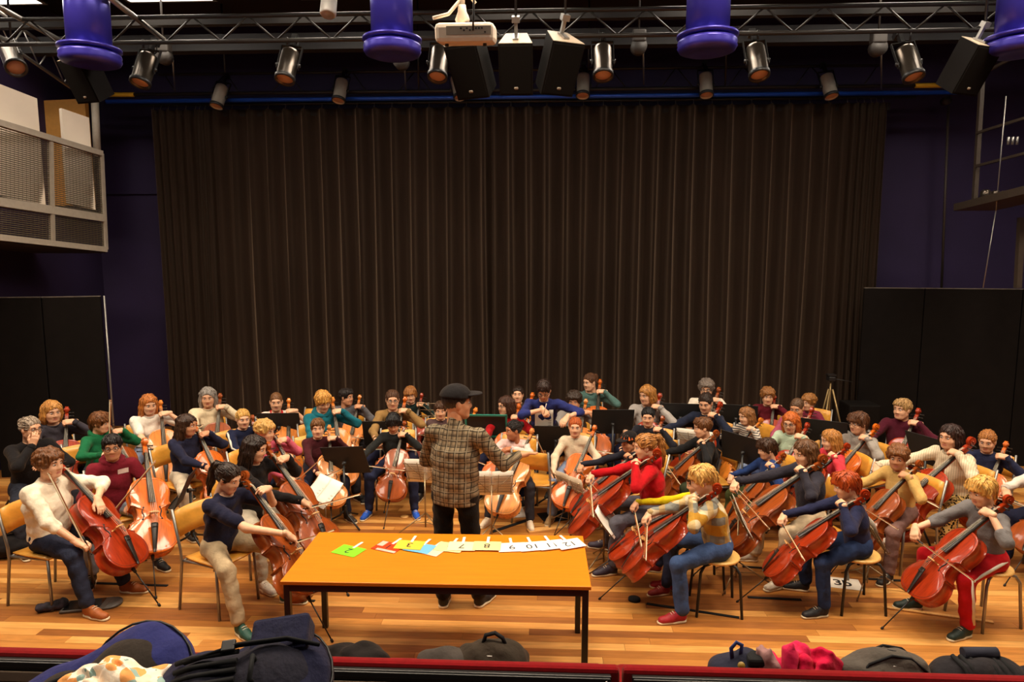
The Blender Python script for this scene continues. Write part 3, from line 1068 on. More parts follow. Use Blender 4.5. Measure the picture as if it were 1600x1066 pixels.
def make_head():
    F_ = Field((-.1, -.13, -.18), (.1, .14, .13), .0067)
    F_.ell((0, -.012, .032), (.074, .097, .083), 0)
    F_.ell((0, .022, -.028), (.060, .066, .083), .03)
    F_.cone((-.022, .052, -.088), (.022, .052, -.088), .022, .022, .03)
    F_.ell((0, .066, -.094), (.02, .018, .018), .02)
    for s in (-1, 1):
        F_.ell((s * .034, .050, -.032), (.03, .03, .03), .035)
        F_.cone((s * .05, .0, -.055), (s * .03, .045, -.088), .022, .02, .03)
    F_.cone((-.034, .072, .030), (.034, .072, .030), .012, .012, .03)
    for s in (-1, 1):
        F_.cut_ell((s * .031, .099, .007), (.016, .018, .011), .02)
    F_.cone((0, .084, .018), (0, .097, -.026), .008, .012, .014)
    for s in (-1, 1):
        F_.ell((s * .012, .09, -.031), (.009, .011, .008), .01)
        F_.ell((s * .077, -.004, -.005), (.011, .02, .031), .008)
    F_.cone((-.016, .0745, -.058), (.016, .0745, -.058), .0070, .0070, .012)
    F_.cone((-.013, .0735, -.068), (.013, .0735, -.068), .0085, .0085, .012)
    F_.cone((0, -.022, -.05), (0, -.035, -.165), .053, .05, .03)
    P, F = F_.mesh()
    c = P[F].mean(1)
    mi = np.zeros(len(F), dtype=np.int32)
    lip = (np.abs(c[:, 0]) < .02) & (c[:, 1] > .07) & (c[:, 2] < -.054) & (c[:, 2] > -.074)
    mi[lip] = 3
    vs, fs, ms = [P], [F], [mi]
    n = len(P)
    for s in (-1, 1):
        v, f = sphere_vf((s * .031, .0765, .006), (.0145, .0125, .0085), 8)
        vs.append(v); fs.append(f + n); ms.append(np.full(len(f), 1)); n += len(v)
        v, f = sphere_vf((s * .031, .0855, .006), (.0065, .0052, .0065), 8)
        vs.append(v); fs.append(f + n); ms.append(np.full(len(f), 2)); n += len(v)
        mb = MB().tube([(s * .014, .0895, .026), (s * .03, .0895, .031), (s * .048, .079, .026)], [.0042, .005, .003], 4, caps=False)
        v = np.array([tuple(p) for p in mb.v], dtype=np.float32)
        f = np.array(mb.f, dtype=np.int32)
        vs.append(v); fs.append(f + n); ms.append(np.full(len(f), 4)); n += len(v)
    return np.concatenate(vs), np.concatenate(fs), np.concatenate(ms)

HEAD = make_head()

V_ = Vector
def make_hair(kind, seed=1):
    lo, hi = (-.16, -.24, -.40), (.16, .15, .17)
    if kind in ('short', 'mop', 'crop', 'curly', 'bun', 'tuft'):
        lo, hi = (-.14, -.19, -.14), (.14, .15, .17)
    F_ = Field(lo, hi, .0075 if kind not in ('long', 'longwavy', 'ponytail') else .0085)
    th = dict(short=.012, crop=.006, mop=.018, curly=.026, bun=.008, tuft=.014).get(kind, .012)
    F_.ell((0, -.014, .036), (.075 + th, .098 + th, .084 + th), 0)
    # cut the face free
    fz = {'crop': .02, 'short': .005, 'mop': -.02, 'bun': .02, 'ponytail': .02}.get(kind, .0)
    F_.cut_ell((0, .125, -.035 + fz * .3), (.094, .10, .104), .01)
    F_.cut_ell((0, .04, -.115), (.12, .105, .115), .012)
    F_.cut_plane((0, -.05, -.075), (0, .35, -1))
    if kind in ('mop', 'tuft'):
        for i in range(7):
            x = -.06 + i * .02
            F_.cone((x * .8, .05, .10), (x * 1.1 + .01, .098 - abs(x) * .45, .05 - .006 * (i % 2)), .022, .014, .015)
        for s in (-1, 1):
            F_.cone((s * .075, .02, .06), (s * .084, .02, -.02), .02, .014, .015)
        F_.cone((0, -.09, .0), (0, -.085, -.07), .05, .04, .03)
    if kind == 'short':
        for i in range(5):
            x = -.05 + i * .025
            F_.cone((x * .8, .05, .105), (x + .008, .088 - abs(x) * .4, .07), .016, .012, .012)
    if kind in ('curly',):
        r = random.Random(seed)
        for i in range(70):
            a, b = r.uniform(0, 6.28), r.uniform(-.25, 1.0)
            q = math.sqrt(max(0, 1 - b * b))
            p = (math.cos(a) * q * .092, -.016 + math.sin(a) * q * .112, .036 + b * .1)
            if p[1] > .045 and p[2] < .065:
                continue
            F_.ell(p, (.022, .022, .02), .006)
    if kind in ('bob', 'long', 'longwavy', 'half'):
        zl = {'bob': -.12, 'long': -.33, 'longwavy': -.34, 'half': -.20}[kind]
        r = random.Random(seed)
        for i in range(15):
            a = math.radians(-200 + i * 220 / 14 + 0)
            x, y = math.cos(a) * .082, -.02 + math.sin(a) * .088
            w = .03 if kind == 'longwavy' else .0
            x2 = x * 1.05 + w * math.sin(i * 1.7)
            pts = [(x * .93, y, .05), (x * 1.06, y * 1.02, -.04), (x2, y - .01, (zl - .04) / 2), (x2 * .85, y - .015, zl + r.uniform(-.02, .02))]
            rr = [.022, .023, .021, .012]
            for q in range(3):
                F_.cone(pts[q], pts[q + 1], rr[q], rr[q + 1], .012)
        F_.cut_ell((0, .12, -.04), (.072, .10, .115), .01)
    if kind == 'ponytail':
        pts = [(0, -.10, .075), (0, -.145, .065), (0, -.165, 0), (0, -.155, -.10), (.01, -.14, -.22)]
        rr = [.026, .032, .036, .032, .012]
        for q in range(4):
            F_.cone(pts[q], pts[q + 1], rr[q], rr[q + 1], .015)
    if kind == 'bun':
        F_.ell((0, -.125, .05), (.035, .032, .035), .01)
    g = np.meshgrid(*F_.ax, indexing='ij', sparse=True)
    an = np.arctan2(g[0], g[1] + .02)
    amp = {'curly': .004, 'crop': .001, 'longwavy': .004}.get(kind, .0026)
    F_.v = F_.v + amp * np.sin(an * 26 + np.sin(g[2] * 40) * (2.5 if kind in ('longwavy', 'mop') else 1.0)) + .0015 * np.sin(an * 61 + g[2] * 30)
    P, F = F_.mesh()
    if kind in ('crop', 'curly'):
        return np_mesh('hair_' + kind, P, F)
    # combed locks lying on the surface
    fn_ = np.cross(P[F[:, 2]] - P[F[:, 0]], P[F[:, 3]] - P[F[:, 1]])
    r = random.Random(seed + 9)
    crown = V_((0, -.05, .12))
    tree = BVHTree.FromPolygons([Vector(p) for p in P.tolist()], [tuple(f) for f in F.tolist()])
    mb = MB()
    tries = 0
    made = 0
    want = 210 if kind in ('long', 'longwavy', 'half', 'bob') else 150
    while made < want and tries < 3000:
        tries += 1
        i = r.randrange(len(F))
        p = Vector(P[F[i]].mean(0).tolist())
        n = Vector(fn_[i].tolist())
        if n.length < 1e-9:
            continue
        n.normalize()
        rad = p - Vector((0, -.02, .02))
        if n.dot(rad) < 0:
            n = -n
        if kind == 'ponytail' and p.y < -.12:
            d = Vector((0, -.05, -1))
        elif kind in ('bun', 'ponytail'):
            d = Vector((0, -.115, .06)) - p
        elif p.z < -.02:
            d = Vector((0, 0, -1))
        else:
            d = p - crown + Vector((r.uniform(-.03, .03), r.uniform(-.03, .03), -.02))
        ln = r.uniform(.035, .06) if p.z > -.02 else r.uniform(.05, .09)
        pts = []
        q = p.copy()
        ok = True
        for k_ in range(4):
            h = tree.find_nearest(q)
            if h[0] is None:
                ok = False
                break
            nn = h[1] if h[1].dot(rad) > 0 else -h[1]
            pts.append(h[0] + nn * (.0012 + .0016 * k_))
            t = d - nn * d.dot(nn)
            if t.length < 1e-6:
                ok = False
                break
            q = h[0] + t.normalized() * ln / 3
        if not ok:
            continue
        mb.tube(pts, [.0035, .0062, .0052, .0012], 4, caps=False)
        made += 1
    n0 = len(P)
    P = np.concatenate([P, np.array([tuple(v) for v in mb.v], dtype=np.float32)])
    F = np.concatenate([F, np.array(mb.f, dtype=np.int32) + n0])
    return np_mesh('hair_' + kind, P, F)

HAIR = {}
def hair_mesh(kind):
    if kind not in HAIR:
        HAIR[kind] = make_hair(kind)
        HAIR[kind].materials.append(M_HAIR)
    return HAIR[kind]

def make_hand(pose):
    """right hand, wrist at origin, fingers along +Y, palm to -Z, thumb towards -X"""
    curls = {'bow': [(28, 42, 25), (32, 46, 28), (30, 46, 26), (22, 38, 22)], 'fing': [(30, 62, 40), (36, 66, 42), (34, 62, 40), (30, 55, 36)],
             'relax': [(12, 22, 14), (16, 26, 16), (18, 28, 18), (22, 30, 18)], 'flat': [(2, 6, 4), (0, 5, 4), (2, 6, 4), (6, 8, 6)],
             'pen': [(42, 52, 22), (46, 58, 26), (58, 70, 30), (64, 76, 30)]}[pose]
    spread = {'fing': 1.7, 'flat': 1.0, 'bow': 1.25, 'relax': 1.1, 'pen': .8}[pose]
    F_ = Field((-.085, -.05, -.10), (.075, .20, .04), .006)
    xs = (-.028, -.0095, .009, .0265)
    F_.cone((0, -.03, 0), (0, .012, 0), .025, .026, .02, squash=((1, 0, 0), 1.15))
    for i, x in enumerate(xs):
        F_.cone((x * .6, .012, -.002), (x, .084 - abs(x - .0) * .25, 0), .0165, .0125, .016)
    F_.ell((-.022, .035, -.012), (.02, .03, .014), .015)
    F_.ell((.022, .035, -.012), (.014, .03, .013), .015)
    ln = (.070, .078, .072, .056)
    for i, x in enumerate(xs):
        p = Vector((x, .084 - abs(x) * .25, 0))
        yaw = -x * 6.0 * (spread - .6)
        ang = 0
        rr = [.0105, .0095, .0088, .0078]
        for q, fr in enumerate((.45, .31, .24)):
            ang += math.radians(curls[i][q])
            d = Vector((-math.sin(yaw) * math.cos(ang), math.cos(yaw) * math.cos(ang), -math.sin(ang)))
            n = p + d * ln[i] * fr
            F_.cone(p, n, rr[q], rr[q + 1], .004)
            p = n
    th = {'bow': [(-.022, .022, -.012), (-.034, .055, -.036), (-.022, .082, -.05), (-.012, .10, -.054)],
          'fing': [(-.022, .022, -.012), (-.036, .046, -.04), (-.03, .066, -.064), (-.02, .082, -.08)],
          'relax': [(-.022, .02, -.01), (-.046, .05, -.022), (-.05, .078, -.03), (-.048, .10, -.036)],
          'flat': [(-.022, .02, -.006), (-.05, .048, -.012), (-.062, .074, -.016), (-.066, .096, -.018)],
          'pen': [(-.022, .022, -.012), (-.04, .052, -.03), (-.034, .08, -.05), (-.024, .098, -.062)]}[pose]
    rt = [.016, .0135, .0115, .0095]
    for q in range(3):
        F_.cone(th[q], th[q + 1], rt[q], rt[q + 1], .008)
    P, F = F_.mesh()
    return P, F

HANDS = {k: make_hand(k) for k in ('bow', 'fing', 'relax', 'flat', 'pen')}

def make_shoe(kind):
    F_ = Field((-.055, -.09, -.01), (.055, .20, .16), .008)
    F_.cone((0, -.045, .045), (0, .05, .04), .037, .037, .02)
    F_.cone((0, .05, .034), (-.004, .135, .026), .039, .034, .02, squash=((1, 0, 0), 1.08))
    top = .115 if kind == 'boot' else .075
    F_.cone((0, -.04, .05), (0, -.045, top), .037, .039, .02)
    F_.cone((0, .0, .07), (0, .06, .05), .028, .026, .02)
    F_.cut_ell((0, -.045, top + .035), (.032, .034, .03), .006)
    F_.cut_plane((0, 0, .018), (0, 0, -1))
    P, F = F_.mesh()
    n = len(P)
    # sole
    G = Field((-.06, -.1, -.01), (.06, .2, .04), .008)
    G.cone((0, -.045, .014), (0, .04, .014), .04, .038, .02)
    G.cone((0, .04, .014), (-.004, .14, .014), .042, .037, .02)
    G.cut_plane((0, 0, .022), (0, 0, 1))
    G.cut_plane((0, 0, 0), (0, 0, -1))
    P2, F2 = G.mesh()
    up = np_mesh('shoe_upper_' + kind, P, F)
    so = np_mesh('shoe_sole_' + kind, P2, F2)
    return up, so

SHOES = {k: make_shoe(k) for k in ('sneaker', 'boot')}
for k in SHOES:
    SHOES[k][0].materials.append(mat('shoe_upper', objcol=True, rough=.6, noise=.12, nscale=25, bump=.3, bscale=60))
    SHOES[k][1].materials.append(M_SOLE)
LACE = MB()
for q in range(4):
    y = .035 + q * .017
    z = .092 - q * .011
    LACE.tube([(-.022, y, z - .004), (0, y + .004, z + .003), (.022, y, z - .004)], .0035, 5)
LACE = LACE.mesh('laces', [mat('lace_cotton', rgb(214, 200, 176), rough=.8, noise=.05)])

GLASSES = MB()
for s in (-1, 1):
    pts = []
    for q in range(13):
        a = q / 12 * 2 * math.pi
        pts.append((s * .032 + .024 * math.cos(a), .098 - .006 * abs(math.cos(a)), .004 + .018 * math.sin(a)))
    GLASSES.tube(pts, .0026, 5, caps=False)
    GLASSES.tube([(s * .056, .094, .008), (s * .074, .06, .01), (s * .082, -.01, .006)], .0024, 5)
GLASSES.tube([(-.008, .099, .008), (.008, .099, .008)], .0025, 5)
GLASSES = GLASSES.mesh('glasses', [mat('spectacle_frame', (.015, .012, .012, 1), rough=.3, noise=.05)])

# ------------------------------------------------------------------ cello (4/4 size; y up the string, z out of the belly, origin at endpin tip)
def catmull(pts, n):
    out = []
    for i in range(len(pts) - 1):
        p0 = pts[max(i - 1, 0)]
        p1, p2 = pts[i], pts[i + 1]
        p3 = pts[min(i + 2, len(pts) - 1)]
        for q in range(n):
            t = q / n
            out.append(tuple(.5 * ((2 * p1[k]) + (-p0[k] + p2[k]) * t + (2 * p0[k] - 5 * p1[k] + 4 * p2[k] - p3[k]) * t * t + (-p0[k] + 3 * p1[k] - 3 * p2[k] + p3[k]) * t ** 3) for k in (0, 1)))
    return out

lower = [(0, 0), (.08, .006), (.15, .035), (.198, .09), (.216, .155), (.208, .215), (.186, .258), (.178, .276), (.192, .288)]
waist = [(.192, .288), (.165, .292), (.135, .32), (.119, .37), (.121, .42), (.137, .458), (.156, .473), (.172, .474)]
upper = [(.172, .474), (.160, .50), (.164, .54), (.172, .585), (.168, .64), (.146, .695), (.10, .737), (.045, .754), (0, .757)]
half = catmull(lower, 3) + catmull(waist, 3) + catmull(upper, 3) + [(0, .757)]
outline = half + [(-x, y) for (x, y) in reversed(half[1:-1])]
EP = .40       # endpin length
EZ = -.06      # endpin sits in the middle of the ribs

def make_cello():
    parts = {}
    n = len(outline)
    cy = .37
    vs, fs = [], []
    def ring(scale, z):
        o = len(vs)
        for (x, y) in outline:
            vs.append((x * scale, cy + (y - cy) * scale, z))
        return o
    def bridge_(a, b):
        for j in range(n):
            fs.append((a + j, a + (j + 1) % n, b + (j + 1) % n, b + j))
    R = .112
    order = []
    # from belly centre outwards, over the edge, ribs, back edge, back centre
    def arch(s):
        return .026 * (1 - s * s) ** .8
    for s in (.06, .25, .45, .65, .8, .9, .96):
        order.append(ring(s, arch(s) + .0 + (.0 if s < .9 else .001)))
    order.append(ring(1.0, .0045))
    order.append(ring(1.012, .001))
    order.append(ring(1.012, -.004))
    order.append(ring(.985, -.006))
    order.append(ring(.985, -R))
    order.append(ring(1.012, -R - .001))
    order.append(ring(1.012, -R - .006))
    order.append(ring(1.0, -R - .008))
    for s in (.94, .8, .6, .35, .06):
        order.append(ring(s, -R - .006 - .024 * (1 - s * s) ** .8))
    for a, b in zip(order[:-1], order[1:]):
        bridge_(a, b)
    belly = list(range(order[0], order[0] + n))
    vs = [(x, y + EP, z - EZ) for (x, y, z) in vs]
    me = bpy.data.meshes.new('cello_body')
    fs2 = [tuple(reversed(f)) for f in fs] + [tuple(belly), tuple(reversed(range(order[-1], order[-1] + n)))]
    me.from_pydata(vs, [], fs2)
    me.polygons.foreach_set('use_smooth', [True] * len(me.polygons))
    bm = bmesh.new()
    bm.from_mesh(me)
    bmesh.ops.recalc_face_normals(bm, faces=bm.faces)
    bm.to_mesh(me)
    bm.free()
    me.materials.append(M_VARNISH)
    parts['body'] = me
    tree = BVHTree.FromPolygons([Vector(v) for v in vs], fs2)
    def top(x, y):
        h = tree.ray_cast(Vector((x, y + EP, 1)), Vector((0, 0, -1)))
        return (h[0].z if h[0] else -EZ)
    # purfling: a thin dark inlay running round the belly just inside the edge
    mb = MB()
    pts = [(x * .955, cy + (y - cy) * .955) for (x, y) in outline]
    pts = pts + [pts[0]]
    mb.tube([(x, y + EP, top(x, y)) for (x, y) in pts], .0016, 4, caps=False)
    parts['purfling'] = mb.mesh('purfling', [M_EBONY])
    # f holes
    for s in (-1, 1):
        mb = MB()
        pl = []
        for q in range(11):
            t = q / 10
            y = .315 + .125 * t
            x = s * (.088 - .026 * t + .012 * math.sin(t * 2 * math.pi) * -1)
            pl.append((x, y + EP, top(x, y) + .0004))
        mb.tube(pl, [.0025, .004, .005, .0055, .006, .006, .006, .0055, .005, .004, .0025], 5, sx=1.0)
        for (x, y) in ((s * .080, .318), (s * .069, .437)):
            mb.lathe([(.0085, -.003), (.0085, .0016), (.0005, .0016)], 8, (x, y + EP, top(x, y)))
        parts['f_hole%d' % s] = mb.mesh('f_hole', [M_INK])
    def zs(y):       # string height above belly-edge plane
        return -EZ + .092 + (y - .355) * (-.105 / .695)
    # bridge
    mb = MB()
    zb = top(0, .355)
    prof = [(-.045, 0), (-.03, .004), (-.028, .03), (-.036, .05), (-.044, .058), (-.03, .068), (0, .074), (.03, .068), (.044, .058), (.036, .05), (.028, .03), (.03, .004), (.045, 0), (.02, .0), (.014, .02), (0, .03), (-.014, .02), (-.02, 0)]
    k = len(prof)
    v = [(x, .355 + EP - .005, zb + z) for x, z in prof] + [(x, .355 + EP + .005, zb + z) for x, z in prof]
    f = [tuple(range(k)), tuple(reversed(range(k, 2 * k)))] + [(j, j + k, (j + 1) % k + k, (j + 1) % k) for j in range(k)]
    mb.raw(v, f)
    parts['bridge'] = mb.mesh('bridge', [M_MAPLE])
    # fingerboard
    mb = MB()
    vs_, fs_ = [], []
    sec = 7
    for (y, w) in ((.475, .031), (.7, .026), (.9, .020), (1.05, .016)):
        zt = zs(y) - .007
        for q in range(sec):
            a = math.pi * q / (sec - 1)
            vs_.append((w * math.cos(a), y + EP, zt - .012 + .012 * math.sin(a)))
        vs_.append((-w, y + EP, zt - .02))
        vs_.append((w, y + EP, zt - .02))
    m = sec + 2
    for i in range(3):
        for q in range(m):
            fs_.append((i * m + q, i * m + (q + 1) % m, (i + 1) * m + (q + 1) % m, (i + 1) * m + q))
    fs_.append(tuple(range(m)))
    fs_.append(tuple(reversed(range(3 * m, 4 * m))))
    mb.raw(vs_, fs_, 0, True)
    parts['fingerboard'] = mb.mesh('fingerboard', [M_EBONY])
    # neck, pegbox and scroll
    mb = MB()
    pts = [(0, .745 + EP, -EZ - .055), (0, .765 + EP, -EZ - .03), (0, .80 + EP, zs(.8) - .036), (0, .9 + EP, zs(.9) - .034), (0, 1.03 + EP, zs(1.03) - .030), (0, 1.07 + EP, zs(1.07) - .034)]
    mb.tube(pts, [.030, .026, .019, .017, .017, .02], 10)
    z0 = zs(1.06) - .02
    pb = []
    for (y, w, d, dz) in ((1.05, .019, .022, 0), (1.10, .019, .024, -.004), (1.15, .016, .020, -.014), (1.175, .013, .015, -.022)):
        for (sx, sz) in ((-1, -1), (1, -1), (1, 1), (-1, 1)):
            pb.append((sx * w, y + EP, z0 + dz - .012 + sz * d))
    ff_ = []
    for i in range(3):
        for q in range(4):
            ff_.append((i * 4 + q, i * 4 + (q + 1) % 4, (i + 1) * 4 + (q + 1) % 4, (i + 1) * 4 + q))
    ff_ += [(0, 1, 2, 3), (15, 14, 13, 12)]
    mb.raw(pb, ff_)
    cyc, czc = 1.178 + EP, z0 - .004
    vs_, fs_ = [], []
    N_ = 30
    for q in range(N_ + 1):
        t = q / N_
        a = math.radians(-80 - t * 690)
        r = .036 * (1 - t) ** .85 + .004
        hw = .014 + .016 * t
        ry = r + .0085
        for (sx, rr) in ((-1, r - .006), (1, r - .006), (1, ry), (-1, ry)):
            vs_.append((sx * hw, cyc - rr * math.sin(a) * -1, czc + rr * math.cos(a) * -1))
    for q in range(N_):
        for e in range(4):
            fs_.append((q * 4 + e, q * 4 + (e + 1) % 4, (q + 1) * 4 + (e + 1) % 4, (q + 1) * 4 + e))
    fs_ += [(0, 1, 2, 3), tuple(N_ * 4 + e for e in (3, 2, 1, 0))]
    mb.raw(vs_, fs_, 0, False)
    mb.tube([(-.033, cyc, czc), (.033, cyc, czc)], .009, 10)
    parts['neck'] = mb.mesh('neck_and_scroll', [M_VARNISH])
    peg = MB()
    peg.tube([(0, 0, 0), (.055, 0, 0)], [.005, .007], 6).tube([(.05, 0, 0), (.075, 0, 0)], [.006, .012], 8, sx=.5)
    parts['peg'] = peg.mesh('peg', [M_EBONY])
    parts['peg_at'] = [((1 if i % 2 else -1), 1.075 + EP + .022 * i, z0 - .012) for i in range(4)]
    # tailpiece
    mb = MB()
    vs_, fs_ = [], []
    for (y, w, z) in ((.0, .012, -EZ + .012), (.03, .016, top(0, .03) + .015), (.24, .032, top(0, .24) + .05), (.255, .028, top(0, .25) + .05)):
        for q in range(6):
            a = math.pi * q / 5
            vs_.append((w * math.cos(a), y + EP, z + .008 * math.sin(a)))
    for i in range(3):
        for q in range(6):
            fs_.append((i * 6 + q, i * 6 + (q + 1) % 6, (i + 1) * 6 + (q + 1) % 6, (i + 1) * 6 + q))
    fs_ += [tuple(range(6)), tuple(reversed(range(18, 24)))]
    mb.raw(vs_, fs_, 0, True)
    for q in range(4):
        mb.lathe([(.004, 0), (.006, .006), (.0005, .012)], 6, (-.018 + q * .012, .215 + EP, top(0, .215) + .052))
    parts['tailpiece'] = mb.mesh('tailpiece', [M_EBONY])
    mb = MB()
    for q in range(4):
        x = (q - 1.5)
        mb.tube([(x * .011, .25 + EP, top(0, .25) + .056), (x * .016, .355 + EP, zb + .073 - abs(x) * .003), (x * .0065, 1.055 + EP, zs(1.055) + .001), (x * .004, 1.1 + EP, z0 + .0)], .0016 if q else .0013, 4, caps=False)
    parts['strings'] = mb.mesh('strings', [M_STRING])
    mb = MB().tube([(0, 0, 0), (0, EP - .01, 0)], .0055, 8).tube([(0, EP - .04, 0), (0, EP + .02, 0)], [.012, .018], 8)
    mb.lathe([(.0005, -.012), (.011, -.004), (.011, .018), (.007, .022)], 8, (0, .008, 0), R=Matrix.Rotation(-math.pi / 2, 3, 'X'))
    parts['endpin'] = mb.mesh('endpin', [M_BLACK])
    return parts

CELLO = make_cello()

def cello_at(M, c, color, label, fittings=True):
    t = empty('cello')
    t.matrix_world = M @ Matrix.Scale(c, 4)
    tag(t, label, 'cello', 'cellos of the players')
    b = link('body', CELLO['body'], t, None, color)
    for s in (-1, 1):
        link('f_hole', CELLO['f_hole%d' % s], b)
    link('purfling', CELLO['purfling'], b)
    link('bridge', CELLO['bridge'], t)
    link('fingerboard', CELLO['fingerboard'], t)
    nk = link('neck', CELLO['neck'], t, None, color)
    for (s, y, z) in CELLO['peg_at']:
        p = link('peg', CELLO['peg'], nk)
        p.location = (0, y, z)
        if s < 0:
            p.rotation_euler = (0, math.pi, 0)
    link('tailpiece', CELLO['tailpiece'], t)
    link('strings', CELLO['strings'], t)
    link('endpin', CELLO['endpin'], t)
    return t

# bow: frog at origin, tip along +Y, hair on the -Z side
BOW_S = MB().tube([(0, -.03, .012), (0, .1, .011), (0, .35, .002), (0, .6, .008), (0, .70, .016)], [.0058, .0058, .005, .0045, .004], 7).tube([(0, .69, .017), (0, .705, .008), (0, .712, -.010)], [.005, .006, .003], 6).mesh('bow_stick', [M_BOWWOOD])
BOW_F = MB().box((0, .02, -.004), (.013, .055, .022), bev=.003).tube([(0, -.045, .012), (0, -.03, .012)], .006, 7).mesh('frog', [M_EBONY])
BOW_H = MB().box((0, .37, -.0125), (.011, .69, .0024)).mesh('bow_hair', [M_BOWHAIR])
BOW_G = MB().tube([(0, .05, .0115), (0, .13, .0105)], .0068, 7).mesh('grip', [M_BLACK])

def bow_at(M, c, label):
    t = empty('cello_bow')
    t.matrix_world = M @ Matrix.Scale(c, 4)
    tag(t, label, 'bow', 'bows of the players')
    link('stick', BOW_S, t)
    link('frog', BOW_F, t)
    link('bow_hair', BOW_H, t)
    link('grip', BOW_G, t)
    return t

# ------------------------------------------------------------------ chairs and stools (facing +Y, seat .45 high)
def make_chair_parts():
    p = {}
    vs, fs = [], []
    nx, ny = 7, 7
    for lay in (0, 1):
        for i in range(nx):
            for j in range(ny):
                u, v = i / (nx - 1) * 2 - 1, j / (ny - 1) * 2 - 1
                rx = .205 * (1 - .05 * abs(v) ** 3) - (.012 if v < 0 else 0) * abs(v)
                x, y = u * rx, v * .2 * (1 - .06 * abs(u) ** 3)
                z = .45 - .012 * (1 - u * u) * (1 - .4 * v) - (.02 * max(0, v - .5)) - lay * .011
                vs.append((x, y, z))
    m = nx * ny
    for i in range(nx - 1):
        for j in range(ny - 1):
            a = i * ny + j
            fs.append((a, a + ny, a + ny + 1, a + 1))
            fs.append((m + a, m + a + 1, m + a + ny + 1, m + a + ny))
    per = [i * ny for i in range(nx)] + [(nx - 1) * ny + j for j in range(1, ny)] + [i * ny + ny - 1 for i in range(nx - 2, -1, -1)] + [j for j in range(ny - 2, 0, -1)]
    for a, b in zip(per, per[1:] + per[:1]):
        fs.append((a, m + a, m + b, b))
    p['seat'] = np_mesh('seat', vs, fs)
    p['seat'].materials.append(M_PLY)
    vs, fs = [], []
    for lay in (0, 1):
        for i in range(nx):
            for j in range(4):
                u, v = i / (nx - 1) * 2 - 1, j / 3
                x = u * .2 * (1 - .04 * abs(v * 2 - 1) ** 2)
                z = .62 + v * .20 - .01 * u * u
                y = -.215 - .05 * v - .022 * (1 - u * u) - lay * .011
                vs.append((x, y, z))
    m = nx * 4
    for i in range(nx - 1):
        for j in range(3):
            a = i * 4 + j
            fs.append((a, a + 1, a + 5, a + 4))
            fs.append((m + a, m + a + 4, m + a + 5, m + a + 1))
    per = [i * 4 for i in range(nx)] + [(nx - 1) * 4 + j for j in range(1, 4)] + [i * 4 + 3 for i in range(nx - 2, -1, -1)] + [2, 1]
    for a, b in zip(per, per[1:] + per[:1]):
        fs.append((a, b, m + b, m + a))
    p['back'] = np_mesh('backrest', vs, fs)
    p['back'].materials.append(M_PLY)
    for s in (-1, 1):
        p['rear%d' % s] = MB().tube([(s * .215, -.25, 0), (s * .208, -.20, .40), (s * .205, -.21, .50), (s * .205, -.285, .83)], .0115, 8).mesh('rear_leg', [M_STEEL])
        p['front%d' % s] = MB().tube([(s * .195, .185, 0), (s * .185, .165, .425)], .0115, 8).mesh('front_leg', [M_STEEL])
    fr = MB()
    for s in (-1, 1):
        fr.tube([(s * .185, .17, .425), (s * .2, -.2, .42)], .010, 6)
    fr.tube([(-.185, .15, .42), (.185, .15, .42)], .010, 6).tube([(-.2, -.19, .42), (.2, -.19, .42)], .010, 6)
    p['frame'] = fr.mesh('seat_frame', [M_STEEL])
    # round stool
    p['round'] = MB().lathe([(.001, .425), (.165, .425), (.178, .432), (.18, .44), (.176, .449), (.165, .452), (.001, .452)], 28).mesh('round_seat', [M_BIRCH])
    for s in (-1, 1):
        p['arch%d' % s] = MB().tube([(s * .175, -.175, 0), (s * .155, -.15, .36), (s * .14, -.12, .41), (s * .11, -.06, .42), (s * .11, .06, .42), (s * .14, .12, .41), (s * .155, .15, .36), (s * .175, .175, 0)], .0115, 8).mesh('leg_arch', [M_BLACK])
    return p

CH = make_chair_parts()
for k in CH:
    CH[k].name = 'chair_' + k

def chair(loc, phi, label, stool=False, group=None, grey=False):
    t = empty('stool' if stool else 'chair', (loc[0], loc[1], 0), face_rz(phi))
    tag(t, label, 'stool' if stool else 'chair', group)
    if stool:
        link('seat', CH['round'], t)
        for s in (-1, 1):
            link('leg_arch', CH['arch%d' % s], t, M_STEEL if grey else M_BLACK)
    else:
        link('seat', CH['seat'], t)
        link('backrest', CH['back'], t)
        for s in (-1, 1):
            link('leg', CH['rear%d' % s], t)
            link('leg', CH['front%d' % s], t)
        link('seat_frame', CH['frame'], t)
    return t

# ================================================================== people
V = Vector
def ik(a, b, l1, l2, pole):
    a, b = V(a), V(b)
    d = b - a
    L = d.length
    if L > (l1 + l2) * .985:
        k = L / ((l1 + l2) * .985)
        l1 *= k
        l2 *= k
    x = (l1 * l1 - l2 * l2 + L * L) / (2 * L)
    h = math.sqrt(max(l1 * l1 - x * x, 1e-6))
    n = d.normalized()
    p = V(pole)
    p = (p - n * p.dot(n)).normalized()
    return a + n * x + p * h

def hand_matrix(w, fd, back, k):
    y = V(fd).normalized()
    z = V(back)
    z = (z - y * z.dot(y)).normalized()
    x = y.cross(z)
    return mx_from(x, y, z, w) @ Matrix.Scale(k, 4)

def xf(P, M):
    A = np.array(M)[:3, :3].astype(np.float32)
    b = np.array(M)[:3, 3].astype(np.float32)
    return P @ A.T + b

BODY_MATS = [M_SKIN, M_EYEW, M_IRIS, M_LIP, M_BROW]

